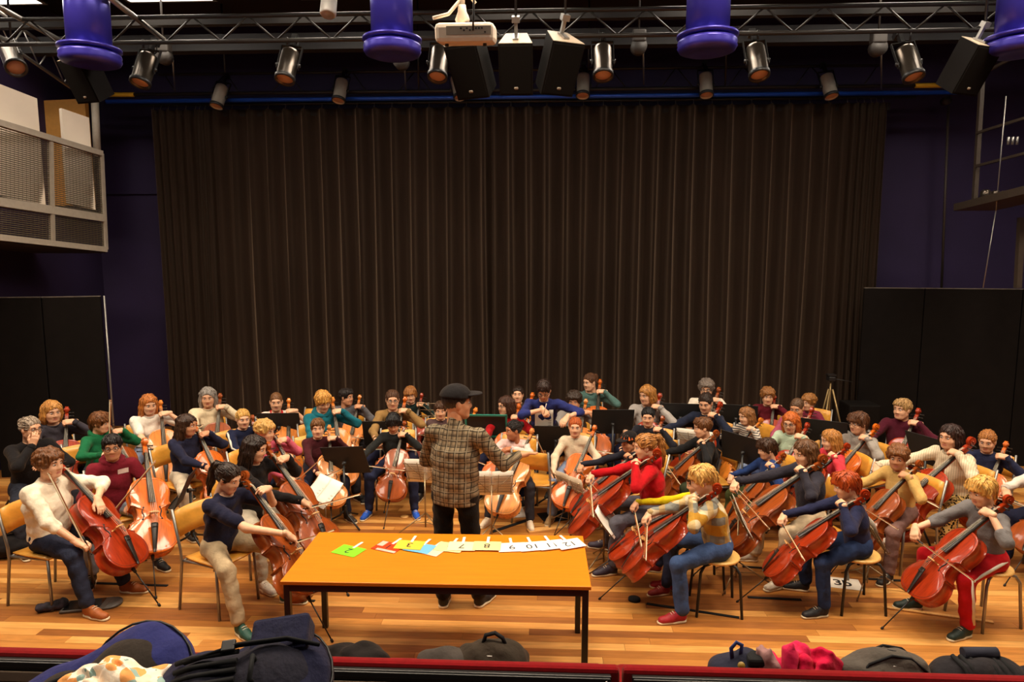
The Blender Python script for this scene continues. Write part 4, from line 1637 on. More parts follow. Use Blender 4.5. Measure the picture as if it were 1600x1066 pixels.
def figure(J, o):
    """J: joints in local coordinates; o: look. Returns the body object with clothes, hair and shoes as children"""
    s, a, l = J['s'], J['a'], J['l']
    res = o.get('res', .013)
    pts = [V(J[k]) for k in ('P', 'Nb', 'sL', 'sR', 'eL', 'eR', 'wL', 'wR', 'kL', 'kR', 'aL', 'aR')]
    lo = [min(p[i] for p in pts) - .17 for i in range(3)]
    hi = [max(p[i] for p in pts) + .17 for i in range(3)]
    lo[2] = max(lo[2], 0)
    ux = V(J['sR']) - V(J['sL'])
    ux.normalize()
    P, C, Sh, Nb = V(J['P']), V(J['C']), V(J['Sh']), V(J['Nb'])
    hb = V(J['hb'])
    # ---- skin body
    B = Field(lo, hi, res * (1.12 if o.get('sleeve', 'long') != 'long' else 1.55))
    B.cone(J['hL'], J['hR'], .085 * s, .085 * s, .03)
    B.cone(P, C, .085 * s, .095 * s, .04, squash=(ux, 1.3))
    B.cone(C, Sh, .095 * s, .075 * s, .04, squash=(ux, 1.35))
    B.cone(J['sL'], J['sR'], .045 * s, .045 * s, .04)
    B.cone(Nb - (hb - Nb) * .2, hb, .052 * s, .048 * J['hk'], .03)
    for q in 'LR':
        B.cone(J['s' + q], J['e' + q], .043 * a, .036 * a, .02)
        B.cone(J['e' + q], J['w' + q], .037 * a, .0245 * a, .02)
        B.cone(J['h' + q], J['k' + q], .07 * l, .05 * l, .03)
        B.cone(J['k' + q], J['a' + q], .047 * l, .033 * l, .02)
    vb, fb = B.mesh()
    vs, fs, ms = [vb], [fb], [np.zeros(len(fb), dtype=np.int32)]
    n = len(vb)
    hv, hf, hm = HEAD
    vs.append(xf(hv, J['HM'])); fs.append(hf + n); ms.append(hm); n += len(hv)
    for q in 'LR':
        pv, pf = HANDS[J['pose' + q]]
        if q == 'L':
            pv = pv * np.array([-1, 1, 1], dtype=np.float32)
            pf = pf[:, ::-1]
        vs.append(xf(pv, J['hand' + q])); fs.append(pf + n); ms.append(np.zeros(len(pf), dtype=np.int32)); n += len(pv)
    me = np_mesh('person_body', np.concatenate(vs), np.concatenate(fs), np.concatenate(ms))
    for m in BODY_MATS:
        me.materials.append(m)
    body = link('person', me, None, None, o['skin'])
    # ---- top
    T = Field(lo, hi, res)
    e = .016 * s
    slack = o.get('slack', 1.04)
    hip_mid = (V(J['hL']) + V(J['hR'])) / 2
    T.cone(hip_mid + V((0, 0, .02 * s)), C, (.108 * s + e * .3) * slack, (.107 * s + e * .3) * slack, .05, squash=(ux, 1.34))
    if o.get('skirt'):
        T.cone(C, hip_mid - V((0, 0, .14 * s)), .112 * s * slack, .118 * s * slack, .05, squash=(ux, 1.38))
    T.cone(C, Sh - V((0, 0, .01 * s)), .108 * s * slack, .082 * s, .05, squash=(ux, 1.42))
    T.cone(J['sL'], J['sR'], .056 * s, .056 * s, .05)
    if o.get('collar'):
        T.cone(Nb - (hb - Nb) * .35, Nb + (hb - Nb) * .5, .07 * s, .056 * s, .03)
    else:
        T.cone(Nb - (hb - Nb) * .6, Nb - (hb - Nb) * .12, .085 * s, .07 * s, .04)
    for q in 'LR':
        sh, el, wr = V(J['s' + q]), V(J['e' + q]), V(J['w' + q])
        if o.get('sleeve', 'long') == 'long':
            T.cone(sh, el, .058 * a * slack, .050 * a, .03)
            T.cone(el, el.lerp(wr, .93), .050 * a, .036 * a, .025)
        elif o['sleeve'] == 'half':
            T.cone(sh, el, .058 * a * slack, .052 * a, .03)
            T.cone(el, el.lerp(wr, .3), .050 * a, .045 * a, .025)
        else:
            T.cone(sh, sh.lerp(el, .72), .060 * a * slack, .060 * a, .03)
    T.ripple(.0055 * s, .11, o.get('seed', 1))
    T.cut_plane(hip_mid - V((0, 0, o.get('hem', .085) * s)), (0, 0, -1))
    # open neckline
    if o.get('collar'):
        T.cut_ell(hb + (hb - Nb) * .25, (.045 * s, .05 * s, .03 * s), .012)
    else:
        T.cut_ell(Nb + V((0, .022 * s, .03 * s)), (.068 * s, .07 * s, .045 * s), .012)
    tv, tf = T.mesh()
    top = link(o.get('top_name', 'sweater'), np_mesh('top', tv, tf), body, o.get('top_mat', M_CLOTH), o['top'])
    dark = tuple(c * .72 for c in o['top'][:3]) + (1,)
    if not o.get('collar') and not o.get('hood'):
        ring = []
        for q in range(17):
            an = q / 16 * 2 * math.pi
            ring.append(Nb + V((math.cos(an) * .064 * s, .018 * s + math.sin(an) * .062 * s, .008 * s - .016 * s * math.sin(an))))
        MB().tube(ring, .0095 * s, 7, caps=False).build('neckband', M_CLOTH, top, dark)
    if o.get('sleeve', 'long') == 'long' and o.get('top_name') != 'tweed_jacket':
        for q in 'LR':
            el, wr = V(J['e' + q]), V(J['w' + q])
            d_ = (wr - el).normalized()
            p_ = el.lerp(wr, .97)
            MB().tube([p_ - d_ * .035, p_ - d_ * .03, p_ + d_ * .012, p_ + d_ * .016], [.034 * a, .0385 * a, .0365 * a, .031 * a], 12).build('cuff', M_CLOTH, top, dark)
    if o.get('hood'):
        Hd = Field(Nb - V((.2, .2, .15)), Nb + V((.2, .2, .15)), res)
        bk = V((0, -1, 0))
        for q in range(9):
            an = math.radians(-160 + q * 40 + 0)
            an2 = math.radians(-160 + (q + 1) * 40)
            if q == 8:
                continue
            f1 = lambda t: Nb + V((math.sin(t) * .085 * s, -math.cos(t) * .08 * s - .02 * s, .012 + .03 * s * math.cos(t)))
            Hd.cone(f1(an), f1(an2), .03 * s, .03 * s, .02)
        Hd.ell(Nb + V((0, -.085 * s, -.02 * s)), (.085 * s, .045 * s, .065 * s), .03)
        hv2, hf2 = Hd.mesh()
        link('hood', np_mesh('hood', hv2, hf2), body, M_CLOTH, o['top'])
    # ---- trousers
    if o.get('bottom') is not None:
        lo2 = list(lo)
        hi2 = list(hi)
        hi2[2] = P.z + .16 * s
        D = Field(lo2, hi2, res)
        D.cone(J['hL'], J['hR'], o.get('hipr', .098) * s, o.get('hipr', .098) * s, .04)
        D.cone(P, P + (C - P) * .25, .10 * s, .095 * s, .04, squash=(ux, 1.3))
        wd = o.get('wide', 1.12)
        for q in 'LR':
            kn, an = V(J['k' + q]), V(J['a' + q])
            D.cone(J['h' + q], kn, .088 * l, .066 * l, .04)
            D.cone(kn, kn.lerp(an, .93), .066 * l, .05 * l * wd, .03)
        D.ripple(.0045, .12, o.get('seed', 1) + 50)
        D.cut_plane((0, 0, .055), (0, 0, -1))
        dv, df = D.mesh()
        link(o.get('bottom_name', 'trousers'), np_mesh('trousers', dv, df), body, o.get('bottom_mat', M_DENIM), o['bottom'])
    if o.get('stripe'):
        for q, sg in (('L', -1), ('R', 1)):
            hp, kn, an = V(J['h' + q]), V(J['k' + q]), V(J['a' + q])
            ov = V((sg, -.2, .25))
            pts = [hp + ov.normalized() * .088 * l, hp.lerp(kn, .5) + ov.normalized() * .080 * l, kn + V((sg, .1, .1)).normalized() * .066 * l, kn.lerp(an, .45) + V((sg, -.1, 0)).normalized() * .061 * l, kn.lerp(an, .9) + V((sg, -.1, 0)).normalized() * .055 * l]
            MB().tube(pts, .012, 8).build('side_stripe', mat('stripe_white', rgb(216, 206, 190), rough=.8, noise=.05), body)
    if o.get('armstripe'):
        for q, sg in (('L', -1), ('R', 1)):
            sh, el, wr = V(J['s' + q]), V(J['e' + q]), V(J['w' + q])
            ov = V((sg * .8, .1, .6)).normalized()
            MB().tube([sh + ov * .056 * a, sh.lerp(el, .5) + ov * .052 * a, el + ov * .047 * a, el.lerp(wr, .8) + ov * .039 * a], .013, 8).build('sleeve_stripe', mat('stripe_white', rgb(216, 206, 190), rough=.8, noise=.05), body)
    # ---- shoes
    up, so = SHOES[o.get('shoe_kind', 'sneaker')]
    for q in 'LR':
        Ms = Matrix.Translation((J['a' + q][0], J['a' + q][1], J.get('floor' + q, 0))) @ Matrix.Rotation(J['foot' + q], 4, 'Z') @ Matrix.Scale(l * .98, 4) @ Matrix.Translation((0, .045, 0))
        sh = link('shoe', up, body, None, o.get('shoes', rgb(30, 28, 28)), Ms)
        so_ = link('sole', so, sh, o.get('sole_mat', M_SOLE))
        link('laces', LACE, sh)
    # ---- hair, glasses
    if o.get('hair'):
        link('hair', hair_mesh(o['hair']), body, None, o['haircol'], Matrix(J['HM']) @ Matrix.Rotation(o.get('hairturn', 0), 4, 'Z'))
    if o.get('glasses'):
        link('glasses', GLASSES, body, None, None, J['HM'])
    return body, top

def head_matrix(c, dphi, pitch, roll, k):
    return Matrix.Translation(c) @ Matrix.Rotation(math.radians(dphi), 4, 'Z') @ Matrix.Rotation(math.radians(-pitch), 4, 'X') @ Matrix.Rotation(math.radians(roll), 4, 'Y') @ Matrix.Scale(k, 4)

def player(short, label, head, phi, face=None, pitch=8, roll=0, lean=10, tilt=0, seat='chair', cel=None, cs=1.0, csc=None, bow='play', bt=.3, ba=0.0,
           left='play', ly=.985, right=None, spread=26, shin=.03, seat_z=.45, twist=8, cello_word='', **o):
    """head = (x, y, z) of the crown in the hall; phi = facing"""
    hx, hy, h = head
    L = math.radians(lean)
    s = (h - seat_z - .96 * .23 * .55) / (.15 + .46 * math.cos(L) + .96 * .23 * .45)
    a = (.8 + 2 * s) / 2.8
    l = (1 + s) / 2
    hh = .222 * (.55 + .45 * s)
    k = hh / .23
    J = dict(s=s, a=a, l=l, hk=k)
    u = V((math.sin(math.radians(tilt)), math.sin(L), math.cos(L))).normalized()
    P = V((0, 0, seat_z + .10 * s))
    J['P'] = P
    J['C'] = P + u * .27 * s
    Sh = P + u * .41 * s
    J['Sh'] = Sh
    Nb = P + u * .46 * s
    J['Nb'] = Nb
    hb = Nb + V((0, .012, .05 * s))
    Hc = hb + V((0, .03 * k, .46 * hh))
    J['hb'] = Hc + V((0, -.03 * k, -.075 * k))
    face = phi if face is None else face
    J['HM'] = head_matrix(Hc, face - phi, pitch, roll, k)
    rz = face_rz(phi)
    Rz = Matrix.Rotation(rz, 4, 'Z')
    off = Rz @ V((Hc.x, Hc.y, 0))
    root = V((hx - off.x, hy - off.y, 0))
    RM = Matrix.Translation(root) @ Rz
    for q, sg in (('L', -1), ('R', 1)):
        J['s' + q] = Sh + V((sg * .165 * s, .01, 0))
        hip = V((sg * .085 * s, .03, seat_z + .085 * s))
        J['h' + q] = hip
        sp = spread[0 if q == 'L' else 1] if isinstance(spread, tuple) else spread
        sf = shin[0 if q == 'L' else 1] if isinstance(shin, tuple) else shin
        an = math.radians(sp)
        kz = max(.47 * l, .40)
        th = .40 * l
        kn = hip + V((sg * math.sin(an) * th, math.cos(an) * th, 0))
        kn.z = min(kz + .02, seat_z + .10)
        J['k' + q] = kn
        J['a' + q] = kn + V((sg * .01, sf, 0))
        J['a' + q].z = .085 * l
        J['foot' + q] = -sg * math.radians(min(sp, 30) * .6)
    # cello
    cello = bowt = None
    c = .8
    if cel is not None:
        zs = h - .13
        c = csc or min(1.0, max(.62, zs / 1.24)) * cs
        Lc = (1.20 + EP) * c
        zs = min(zs, Lc * .9)
        hd = math.sqrt(Lc * Lc - zs * zs)
        sx = -.145 + o.pop('scrollx', 0)
        scr = V((Hc.x + sx, Hc.y - .12 + o.pop('scrolly', 0), zs))
        ex = .03 + o.pop('pinx', 0)
        dx = ex - scr.x
        dy = math.sqrt(max(hd * hd - dx * dx, .01))
        E = V((ex, scr.y + dy, 0))
        A = (scr - E).normalized()
        N = V((0, 1, 0)) - A * A.y
        N.normalize()
        N = Matrix.Rotation(math.radians(-twist), 3, A) @ N
        S = N.cross(A)
        Mc = mx_from(-S, A, N, E)
        cello = cello_at(RM @ Mc, c, cel, ('%s cello held by %s' % (cello_word, short)).strip())
        if left == 'play':
            Ct = E + A * (EP + ly) * c + N * .078 * c
            w = Ct - S * .072 * k + N * .03 - A * .012
            J['wL'] = w
            J['handL'] = hand_matrix(w, S * .92 + N * .12 - A * .12, N + A * .15, .93 * k)
            J['poseL'] = 'fing'
            poleL = V((-.85, .1, -.85))
        if bow == 'play':
            ct = E + A * (EP + .415) * c + N * .147 * c
            b = (-S * math.cos(math.radians(10)) + N * (-.10) + A * ba).normalized()
            zb = (N - b * N.dot(b)).normalized()
            fr = ct - b * bt * .7 * c + zb * .013 * c
            Mb = mx_from(b.cross(zb), b, zb, fr)
            bow_at(RM @ Mb, c, 'bow drawn across the strings by %s' % short)
            fd = (-A * .62 + b * .55 + N * .05).normalized()
            w = fr + N * .034 - fd * .092 * k + b * .03
            J['wR'] = w
            J['handR'] = hand_matrix(w, fd, N + A * .35, .93 * k)
            J['poseR'] = 'bow'
            poleR = V((.8, -.2, -.75))
    if 'wL' not in J:
        w, fd, bk, ps, poleL = left if isinstance(left, tuple) else ((-.14, .36 * l, seat_z + .16), (.2, .9, -.3), (0, .2, 1), 'relax', (-1, -.2, -.3))
        J['wL'] = V(w)
        J['handL'] = hand_matrix(w, fd, bk, .93 * k)
        J['poseL'] = ps
    if 'wR' not in J:
        w, fd, bk, ps, poleR = right if isinstance(right, tuple) else ((.14, .36 * l, seat_z + .16), (-.2, .9, -.3), (0, .2, 1), 'relax', (1, -.2, -.3))
        J['wR'] = V(w)
        J['handR'] = hand_matrix(w, fd, bk, .93 * k)
        J['poseR'] = ps
        if isinstance(bow, tuple):      # bow held in the hand, pointing along the given direction
            b = V(bow).normalized()
            up = V((0, 1, 0)) if abs(b.y) < .9 else V((0, 0, 1))
            zb = (up - b * up.dot(b)).normalized()
            p = V(w) + V(fd).normalized() * .085 * k - V(bk).normalized() * .02
            bow_at(RM @ mx_from(b.cross(zb), b, zb, p - b * .03), c, 'bow held upright in the hand of %s' % short)
    J['eL'] = ik(J['sL'], J['wL'], .275 * a, .245 * a, poleL)
    J['eR'] = ik(J['sR'], J['wR'], .275 * a, .245 * a, poleR)
    body, top = figure(J, o)
    body.matrix_world = RM
    tag(body, label, 'person', 'players of the cello orchestra')
    if seat:
        p = RM @ V((0, .02 if seat == 'chair' else .03, 0))
        ch = chair((p.x, p.y), phi, ('round wooden stool under %s' if 'stool' in seat else 'plywood chair with steel legs under %s') % short, stool='stool' in seat, group='seats of the players', grey=(seat == 'greystool'))
        if seat_z != .45:
            ch.scale = (1, 1, seat_z / .45)
    return body, top, J, RM

SK = rgb(224, 170, 134)
SK2 = rgb(206, 146, 108)
SKP = rgb(232, 180, 144)
NAVY = rgb(30, 32, 54)
BLK = rgb(24, 22, 24)
JEAN = rgb(52, 62, 92)
LJEAN = rgb(126, 140, 168)
BROWN = rgb(74, 46, 26)
DKBR = rgb(44, 28, 18)
BLOND = rgb(206, 158, 82)
GINGER = rgb(176, 84, 30)
C_OR = rgb(206, 100, 24)
C_RED = rgb(156, 48, 16)
C_BR = rgb(146, 68, 22)
C_AMB = rgb(216, 126, 44)
C_PALE = rgb(208, 132, 66)
NEAR = .0105
MID = .0136
FAR = .0165

# ---- left of the conductor
player('the woman in black at the left edge', 'woman with grey hair bun, glasses and black top, hand at her chin', (-5.063, 6.361, 1.260), 62, face=75, pitch=4, lean=14, seat='stool',
       top=BLK, bottom=rgb(44, 46, 56), hair='bun', haircol=rgb(150, 132, 114), skin=SK, glasses=True, shoes=BLK, res=MID, sleeve='long', top_name='black_top',
       right=((.05, .27, 1.0), (-.3, .2, .9), (.3, .9, -.2), 'relax', (1, .1, -.8)), left=((-.05, .30, .78), (.9, .3, .2), (0, .3, 1), 'relax', (-1, 0, -.4)), seed=1)
player('the blond woman in grey blouse', 'blond woman in dark grey blouse playing before the left screen', (-5.356, 7.057, 1.270), 40, face=55, cel=C_RED, cello_word='dark red', bt=.2, ba=.35,
       top=rgb(58, 54, 62), bottom=BLK, hair='bob', haircol=rgb(190, 132, 66), skin=SK, res=FAR, seed=2, top_name='blouse')
player('the boy in green hoodie', 'boy in bright green hoodie with brown mop hair looking right', (-4.756, 6.964, 1.170), 68, face=92, cel=C_BR, bow=(-.15, -.1, 1), right=((.22, .42, .80), (-.6, .6, .1), (.2, .5, .8), 'bow', (1, -.2, -.5)),
       top=rgb(22, 98, 60), bottom=rgb(60, 60, 70), hair='mop', haircol=rgb(110, 66, 32), skin=SK, res=MID, hood=True, seed=3, top_name='hoodie')
b_m, top_m, J_m, RM_m = player('the boy in maroon hoodie and glasses', 'dark haired boy in maroon hoodie and glasses, bow resting on his knee', (-3.923, 5.880, 1.220), 40, face=30, pitch=2, cel=C_OR, cello_word='glossy orange', csc=.96, bow=(-.62, .15, .75), right=((.16, .34, .56), (-.3, .8, -.2), (.2, .2, 1), 'bow', (1, -.3, -.2)),
       left=((-.10, .28, .60), (.3, .9, -.2), (0, .2, 1), 'relax', (-1, -.1, -.5)), scrollx=-.13, pinx=-.16, twist=-4,
       top=rgb(112, 24, 38), bottom=rgb(150, 156, 168), hair='short', haircol=rgb(30, 22, 20), skin=SK2, glasses=True, res=NEAR, hood=True, seed=4, top_name='hoodie', shoes=BLK)
player('the girl in white t-shirt', 'girl with long strawberry blond hair in white t-shirt', (-4.644, 7.688, 1.220), 42, face=45, pitch=14, cel=C_AMB, bt=.15, ba=.7,
       top=rgb(232, 222, 208), sleeve='short', bottom=LJEAN, hair='long', haircol=rgb(184, 110, 50), skin=SKP, res=MID, seed=5, top_name='t_shirt')
player('the girl in navy sweatshirt with curls', 'girl with dark curly ponytail in navy sweatshirt playing a bright orange cello', (-3.730, 6.836, 1.190), 62, face=84, cel=C_OR, cello_word='bright orange', bt=.2,
       top=NAVY, bottom=rgb(206, 190, 166), hair='longwavy', haircol=rgb(58, 36, 22), skin=SK2, res=MID, seed=6, top_name='sweatshirt')
player('the grey haired woman in cream sweater', 'woman with long grey hair and cream sweater in the back row', (-4.089, 7.997, 1.250), 28, face=22, pitch=10, cel=C_BR, bt=.2,
       top=rgb(222, 204, 170), bottom=BLK, hair='half', haircol=rgb(140, 132, 124), skin=SK, res=FAR, seed=7)
player('the girl in navy track jacket', 'girl with blond braided hair in navy and white track jacket', (-3.394, 7.406, 1.120), 45, face=38, cel=C_BR, bt=.25,
       top=rgb(26, 32, 58), bottom=rgb(40, 44, 66), hair='bun', haircol=BLOND, skin=SKP, res=MID, seed=8, armstripe=True, top_name='track_jacket')
player('the girl with long dark hair', 'girl with long straight dark hair in black top seen in profile', (-2.563, 5.808, 1.250), 66, face=88, pitch=12, cel=C_BR, cello_word='large brown', csc=.98, bt=.12, scrolly=.08,
       top=BLK, bottom=rgb(190, 178, 158), hair='long', haircol=rgb(40, 25, 18), skin=SK, res=NEAR, seed=9, top_name='black_top', shoes=rgb(226, 216, 200))
player('the child in pink top', 'child with messy blond hair in pink top behind the dark haired girl', (-2.850, 6.718, 1.160), 60, face=75, cel=C_BR, cello_word='pale brown', csc=.86, bt=.2, ba=.5,
       top=rgb(206, 92, 112), bottom=JEAN, hair='curly', haircol=rgb(196, 150, 82), skin=SK, res=MID, seed=10)
player('the boy in red and white jersey', 'boy in red and white football jersey at the back', (-3.272, 8.069, 1.180), 30, face=20, cel=C_AMB,
       top=rgb(220, 210, 200), top_mat=M_JERSEY, sleeve='short', bottom=NAVY, hair='crop', haircol=rgb(112, 74, 42), skin=SK, res=FAR, seed=11, top_name='football_jersey', scrollx=-.02)
player('the boy in teal hoodie', 'boy with wavy blond hair in teal hoodie looking down', (-2.578, 7.726, 1.270), 35, face=40, pitch=22, cel=C_AMB, cello_word='amber', bt=.25,
       top=rgb(22, 98, 112), bottom=rgb(50, 50, 58), hair='mop', haircol=rgb(198, 142, 66), skin=SKP, res=MID, hood=True, seed=12, top_name='hoodie')
player('the boy in maroon sweater', 'boy in dark maroon sweater and navy trousers behind a black music stand', (-2.454, 7.155, 1.080), 30, face=18, pitch=0, cel=C_PALE, cello_word='pale varnished', bt=.25, ba=.5, cs=1.02,
       top=rgb(66, 24, 30), bottom=rgb(34, 36, 52), hair='short', haircol=rgb(116, 76, 40), skin=SK, res=MID, seed=13, shoes=rgb(52, 42, 34))
player('the boy in grey shirt', 'dark haired boy in grey long-sleeved shirt looking to the right', (-2.559, 8.607, 1.130), 12, face=70, pitch=2, cel=C_AMB,
       top=rgb(98, 96, 100), bottom=BLK, hair='short', haircol=rgb(34, 24, 20), skin=SK2, res=FAR, seed=14, scrollx=-.02)
player('the boy with bright blue shoes', 'black haired boy in dark sweater bending over his cello, blue shoes', (-1.678, 7.394, 1.090), 4, face=8, pitch=30, lean=15, cel=C_BR, cello_word='brown', bt=.62, cs=.98,
       top=rgb(32, 34, 34), bottom=rgb(34, 38, 62), hair='mop', haircol=rgb(20, 16, 16), skin=SK, res=MID, seed=15, shoes=rgb(28, 84, 190), shin=.02, spread=30, scrollx=.03, pinx=0)
player('the girl in tan sweater', 'girl with brown hair and glasses in tan sweater at the back', (-1.816, 7.993, 1.240), 6, face=15, cel=C_OR,
       top=rgb(146, 112, 66), bottom=NAVY, hair='bun', haircol=rgb(82, 52, 32), skin=SK, glasses=True, res=FAR, seed=16)
player('the boy in dark green shirt', 'boy with light brown hair in dark green shirt at the back', (-1.765, 8.830, 1.120), 6, face=10, cel=C_RED, cello_word='red',
       top=rgb(28, 42, 40), bottom=BLK, hair='mop', haircol=rgb(160, 104, 54), skin=SK, res=FAR, seed=17)
player('the child behind the conductor', 'child almost hidden behind the conductor in the back row', (-1.241, 8.016, 1.100), 6, cel=C_AMB, csc=.9, scrollx=-.28,
       top=rgb(80, 60, 60), bottom=BLK, hair='short', haircol=BROWN, skin=SK, res=FAR, seed=18)
# ---- middle
b_, top_, J_, RM_ = player('the girl in red sweatshirt', 'girl with dark bob and glasses in red lettered sweatshirt', (-0.452, 7.969, 1.180), -10, face=-55, pitch=4, cel=C_OR, csc=.88,
       top=rgb(168, 18, 26), bottom=NAVY, hair='bob', haircol=rgb(66, 38, 24), skin=SK, glasses=True, res=MID, seed=20, top_name='sweatshirt')
def chest_text(body, top, J, txt, size, color_mat, dz=0.0, dx=0.0):
    me = text_mesh(txt, size, 0)
    tv = [v.co.copy() for v in top.data.vertices]
    tree = BVHTree.FromPolygons(tv, [tuple(p.vertices) for p in top.data.polygons])
    cz = J['C'].z + dz
    for v in me.vertices:
        q = V((-v.co.x + dx, 2, cz + v.co.y))
        h = tree.ray_cast(q, V((0, -1, 0)))
        v.co = V((q.x, (h[0].y if h[0] else .12) + .003, q.z))
    return link('lettering', me, top, color_mat)
def chest_patch(top, J, w, h, dx, dz, material, name):
    tree = BVHTree.FromPolygons([v.co.copy() for v in top.data.vertices], [tuple(p.vertices) for p in top.data.polygons])
    vs, fs = [], []
    for i in range(5):
        for j in range(3):
            x, z = dx + (i / 4 - .5) * w, J['C'].z + dz + (j / 2 - .5) * h
            r = tree.ray_cast(V((x, 2, z)), V((0, -1, 0)))
            vs.append((x, (r[0].y if r[0] else .12) + .004, z))
    for i in range(4):
        for j in range(2):
            a = i * 3 + j
            fs.append((a, a + 3, a + 4, a + 1))
    return link(name, np_mesh(name, vs, fs), top, material)
chest_patch(top_m, J_m, .09, .045, -.07, .09, mat('paper_sticker', rgb(226, 206, 196), rough=.7, noise=.1, nscale=60), 'name_sticker')
chest_text(b_, top_, J_, 'MIC', .062, mat('print_cream', rgb(214, 196, 178), rough=.8, noise=.05), .06, .055)
player('the laughing girl at the back', 'girl with pulled back dark hair, mouth open, behind the red sweatshirt', (-0.339, 8.784, 1.150), -6, face=-2, pitch=-4, cel=C_OR, csc=.93, scrollx=-.04,
       top=rgb(62, 56, 58), bottom=BLK, hair='bun', haircol=DKBR, skin=SK, res=FAR, seed=21)
player('the curly boy in grey t-shirt', 'boy with curly dark hair in grey t-shirt behind the black stands', (0.369, 8.180, 1.200), -4, face=-10, cel=C_AMB, cello_word='amber', left='play',
       top=rgb(138, 132, 126), sleeve='short', bottom=JEAN, hair='curly', haircol=rgb(48, 32, 20), skin=SK2, res=FAR, seed=23)
player('the girl in teal sweater', 'tall girl in grey teal sweater at the back by the curtain', (0.627, 9.179, 1.260), 0, face=-50, cel=C_OR, csc=.98,
       top=rgb(82, 114, 108), bottom=JEAN, hair='bun', haircol=rgb(96, 60, 36), skin=SKP, res=FAR, seed=24)
player('the girl in pale pink sweater', 'dark haired girl in pale pink sweater hugging her cello', (-0.326, 7.209, 1.070), -8, face=-60, pitch=4, lean=16, cel=C_PALE, cello_word='pale peach', csc=.86, bow=None, scrollx=-.05,
       right=((.02, .30, .80), (-.9, .3, -.1), (0, .4, .9), 'relax', (1, .1, -.3)), left=((-.02, .32, .82), (.9, .3, -.1), (0, .4, .9), 'relax', (-1, .1, -.3)), pinx=.10,
       top=rgb(226, 192, 184), bottom=rgb(48, 46, 52), hair='bun', haircol=rgb(30, 22, 20), skin=rgb(176, 112, 76), res=MID, seed=25, shoes=rgb(226, 206, 180), twist=16)
player('the ginger girl in cream sweater', 'ginger girl in cream sweater and light jeans in the middle', (0.348, 7.347, 1.080), -6, face=-4, pitch=4, cel=C_OR, cello_word='shiny orange', csc=.84, bow=(.35, .3, .9), right=((.22, .30, .50), (-.3, .8, -.2), (.2, .2, 1), 'bow', (1, -.2, -.3)),
       left=((-.17, .26, .52), (.3, .9, -.2), (0, .2, 1), 'relax', (-1, -.1, -.3)), scrollx=-.07, pinx=.14, twist=20,
       top=rgb(218, 202, 174), bottom=LJEAN, hair='bun', haircol=GINGER, skin=SKP, res=MID, seed=26, shoes=rgb(168, 136, 92), shoe_kind='boot', wide=1.25)
# ---- right of the conductor
player('the person in light grey sweater', 'person with chin-length blond hair in light grey sweater at the back', (1.275, 8.376, 1.250), -22, face=-50, pitch=10, cel=C_RED,
       top=rgb(166, 158, 152), bottom=NAVY, hair='bob', haircol=rgb(166, 112, 52), skin=SK, res=FAR, seed=27)
player('the black haired girl by the cap', 'girl with tied black hair in dark top behind the flame cap', (1.189, 7.677, 1.130), -26, face=-14, cel=C_BR, bt=.4,
       top=rgb(34, 34, 42), bottom=BLK, hair='bun', haircol=rgb(20, 16, 16), skin=SK, res=MID, seed=28)
b_, top_, J_, RM_ = player('the child in flame cap', 'child in black cap with flames and dark patterned hoodie', (0.878, 6.891, 1.040), -68, face=-55, pitch=10, cel=C_RED, bt=.5, csc=.84,
       top=rgb(36, 36, 46), bottom=rgb(34, 34, 40), hair='short', haircol=DKBR, skin=SK2, res=MID, hood=True, seed=29, top_name='hoodie')
CAPM = Field((-.12, -.13, .0), (.12, .2, .16), .007)
CAPM.ell((0, -.012, .045), (.094, .116, .098), 0)
CAPM.cut_plane((0, 0, .048), (0, -.12, -1))
CAPV = CAPM.mesh()
BRIM = Field((-.1, .04, .0), (.1, .22, .1), .006)
BRIM.ell((0, .10, .062), (.078, .085, .012), 0)
BRIM.cut_ell((0, -.012, .045), (.088, .11, .09), .004)
BRIV = BRIM.mesh()
def cap(body, HM, color, flames=False):
    g = link('cap_crown', np_mesh('cap_crown', *CAPV), body, M_CLOTH, color, HM)
    b = link('cap_brim', np_mesh('cap_brim', *BRIV), body, M_CLOTH, color, HM)
    if flames:
        fl = MB()
        for q in range(9):
            a = math.radians(-75 + q * 19)
            r = 1.03
            for (w, hgt) in ((.12, .03 + .018 * (q % 2)),):
                pts = []
                for (da, zz) in ((-w, .056), (0, .056 + hgt), (w, .056)):
                    f = math.sqrt(max(.1, 1 - ((zz - .045) / .098) ** 2))
                    pts.append((math.sin(a + da) * .096 * r * f, -.012 + math.cos(a + da) * .118 * r * f, zz))
                fl.raw(pts, [(0, 2, 1)])
        o = fl.build('flame_print', mat('flame_orange', rgb(232, 104, 22), rough=.7, noise=.35, nscale=30), body, None, HM)
cap(b_, J_['HM'], rgb(24, 22, 24), True)
player('the girl in red hoodie', 'girl with blond ponytail in bright red hoodie and grey trousers', (0.927, 6.131, 1.220), -90, face=-90, pitch=10, cel=C_RED, cello_word='cherry red', bt=.42, csc=.94,
       top=rgb(180, 14, 24), bottom=rgb(86, 84, 94), hair='ponytail', haircol=rgb(166, 110, 54), skin=SKP, res=NEAR, seed=30, hood=True, top_name='hoodie', shoes=rgb(52, 42, 58), wide=1.2, seat='stool')
player('the woman in white sweater', 'woman with grey curly hair and glasses in white sweater at the back', (2.104, 8.815, 1.250), -24, face=-18, cel=C_BR, bt=.3,
       top=rgb(232, 218, 200), bottom=BLK, hair='curly', haircol=rgb(112, 98, 88), skin=SK, glasses=True, res=FAR, seed=31)
player('the girl in dark navy sweater', 'girl with dark tied hair in dark navy sweater, bow arm stretched out', (1.925, 8.075, 1.220), -38, face=-30, pitch=18, cel=C_RED, bt=.62, csc=.94,
       top=rgb(28, 34, 52), bottom=BLK, hair='bun', haircol=DKBR, skin=SK, res=MID, seed=32)
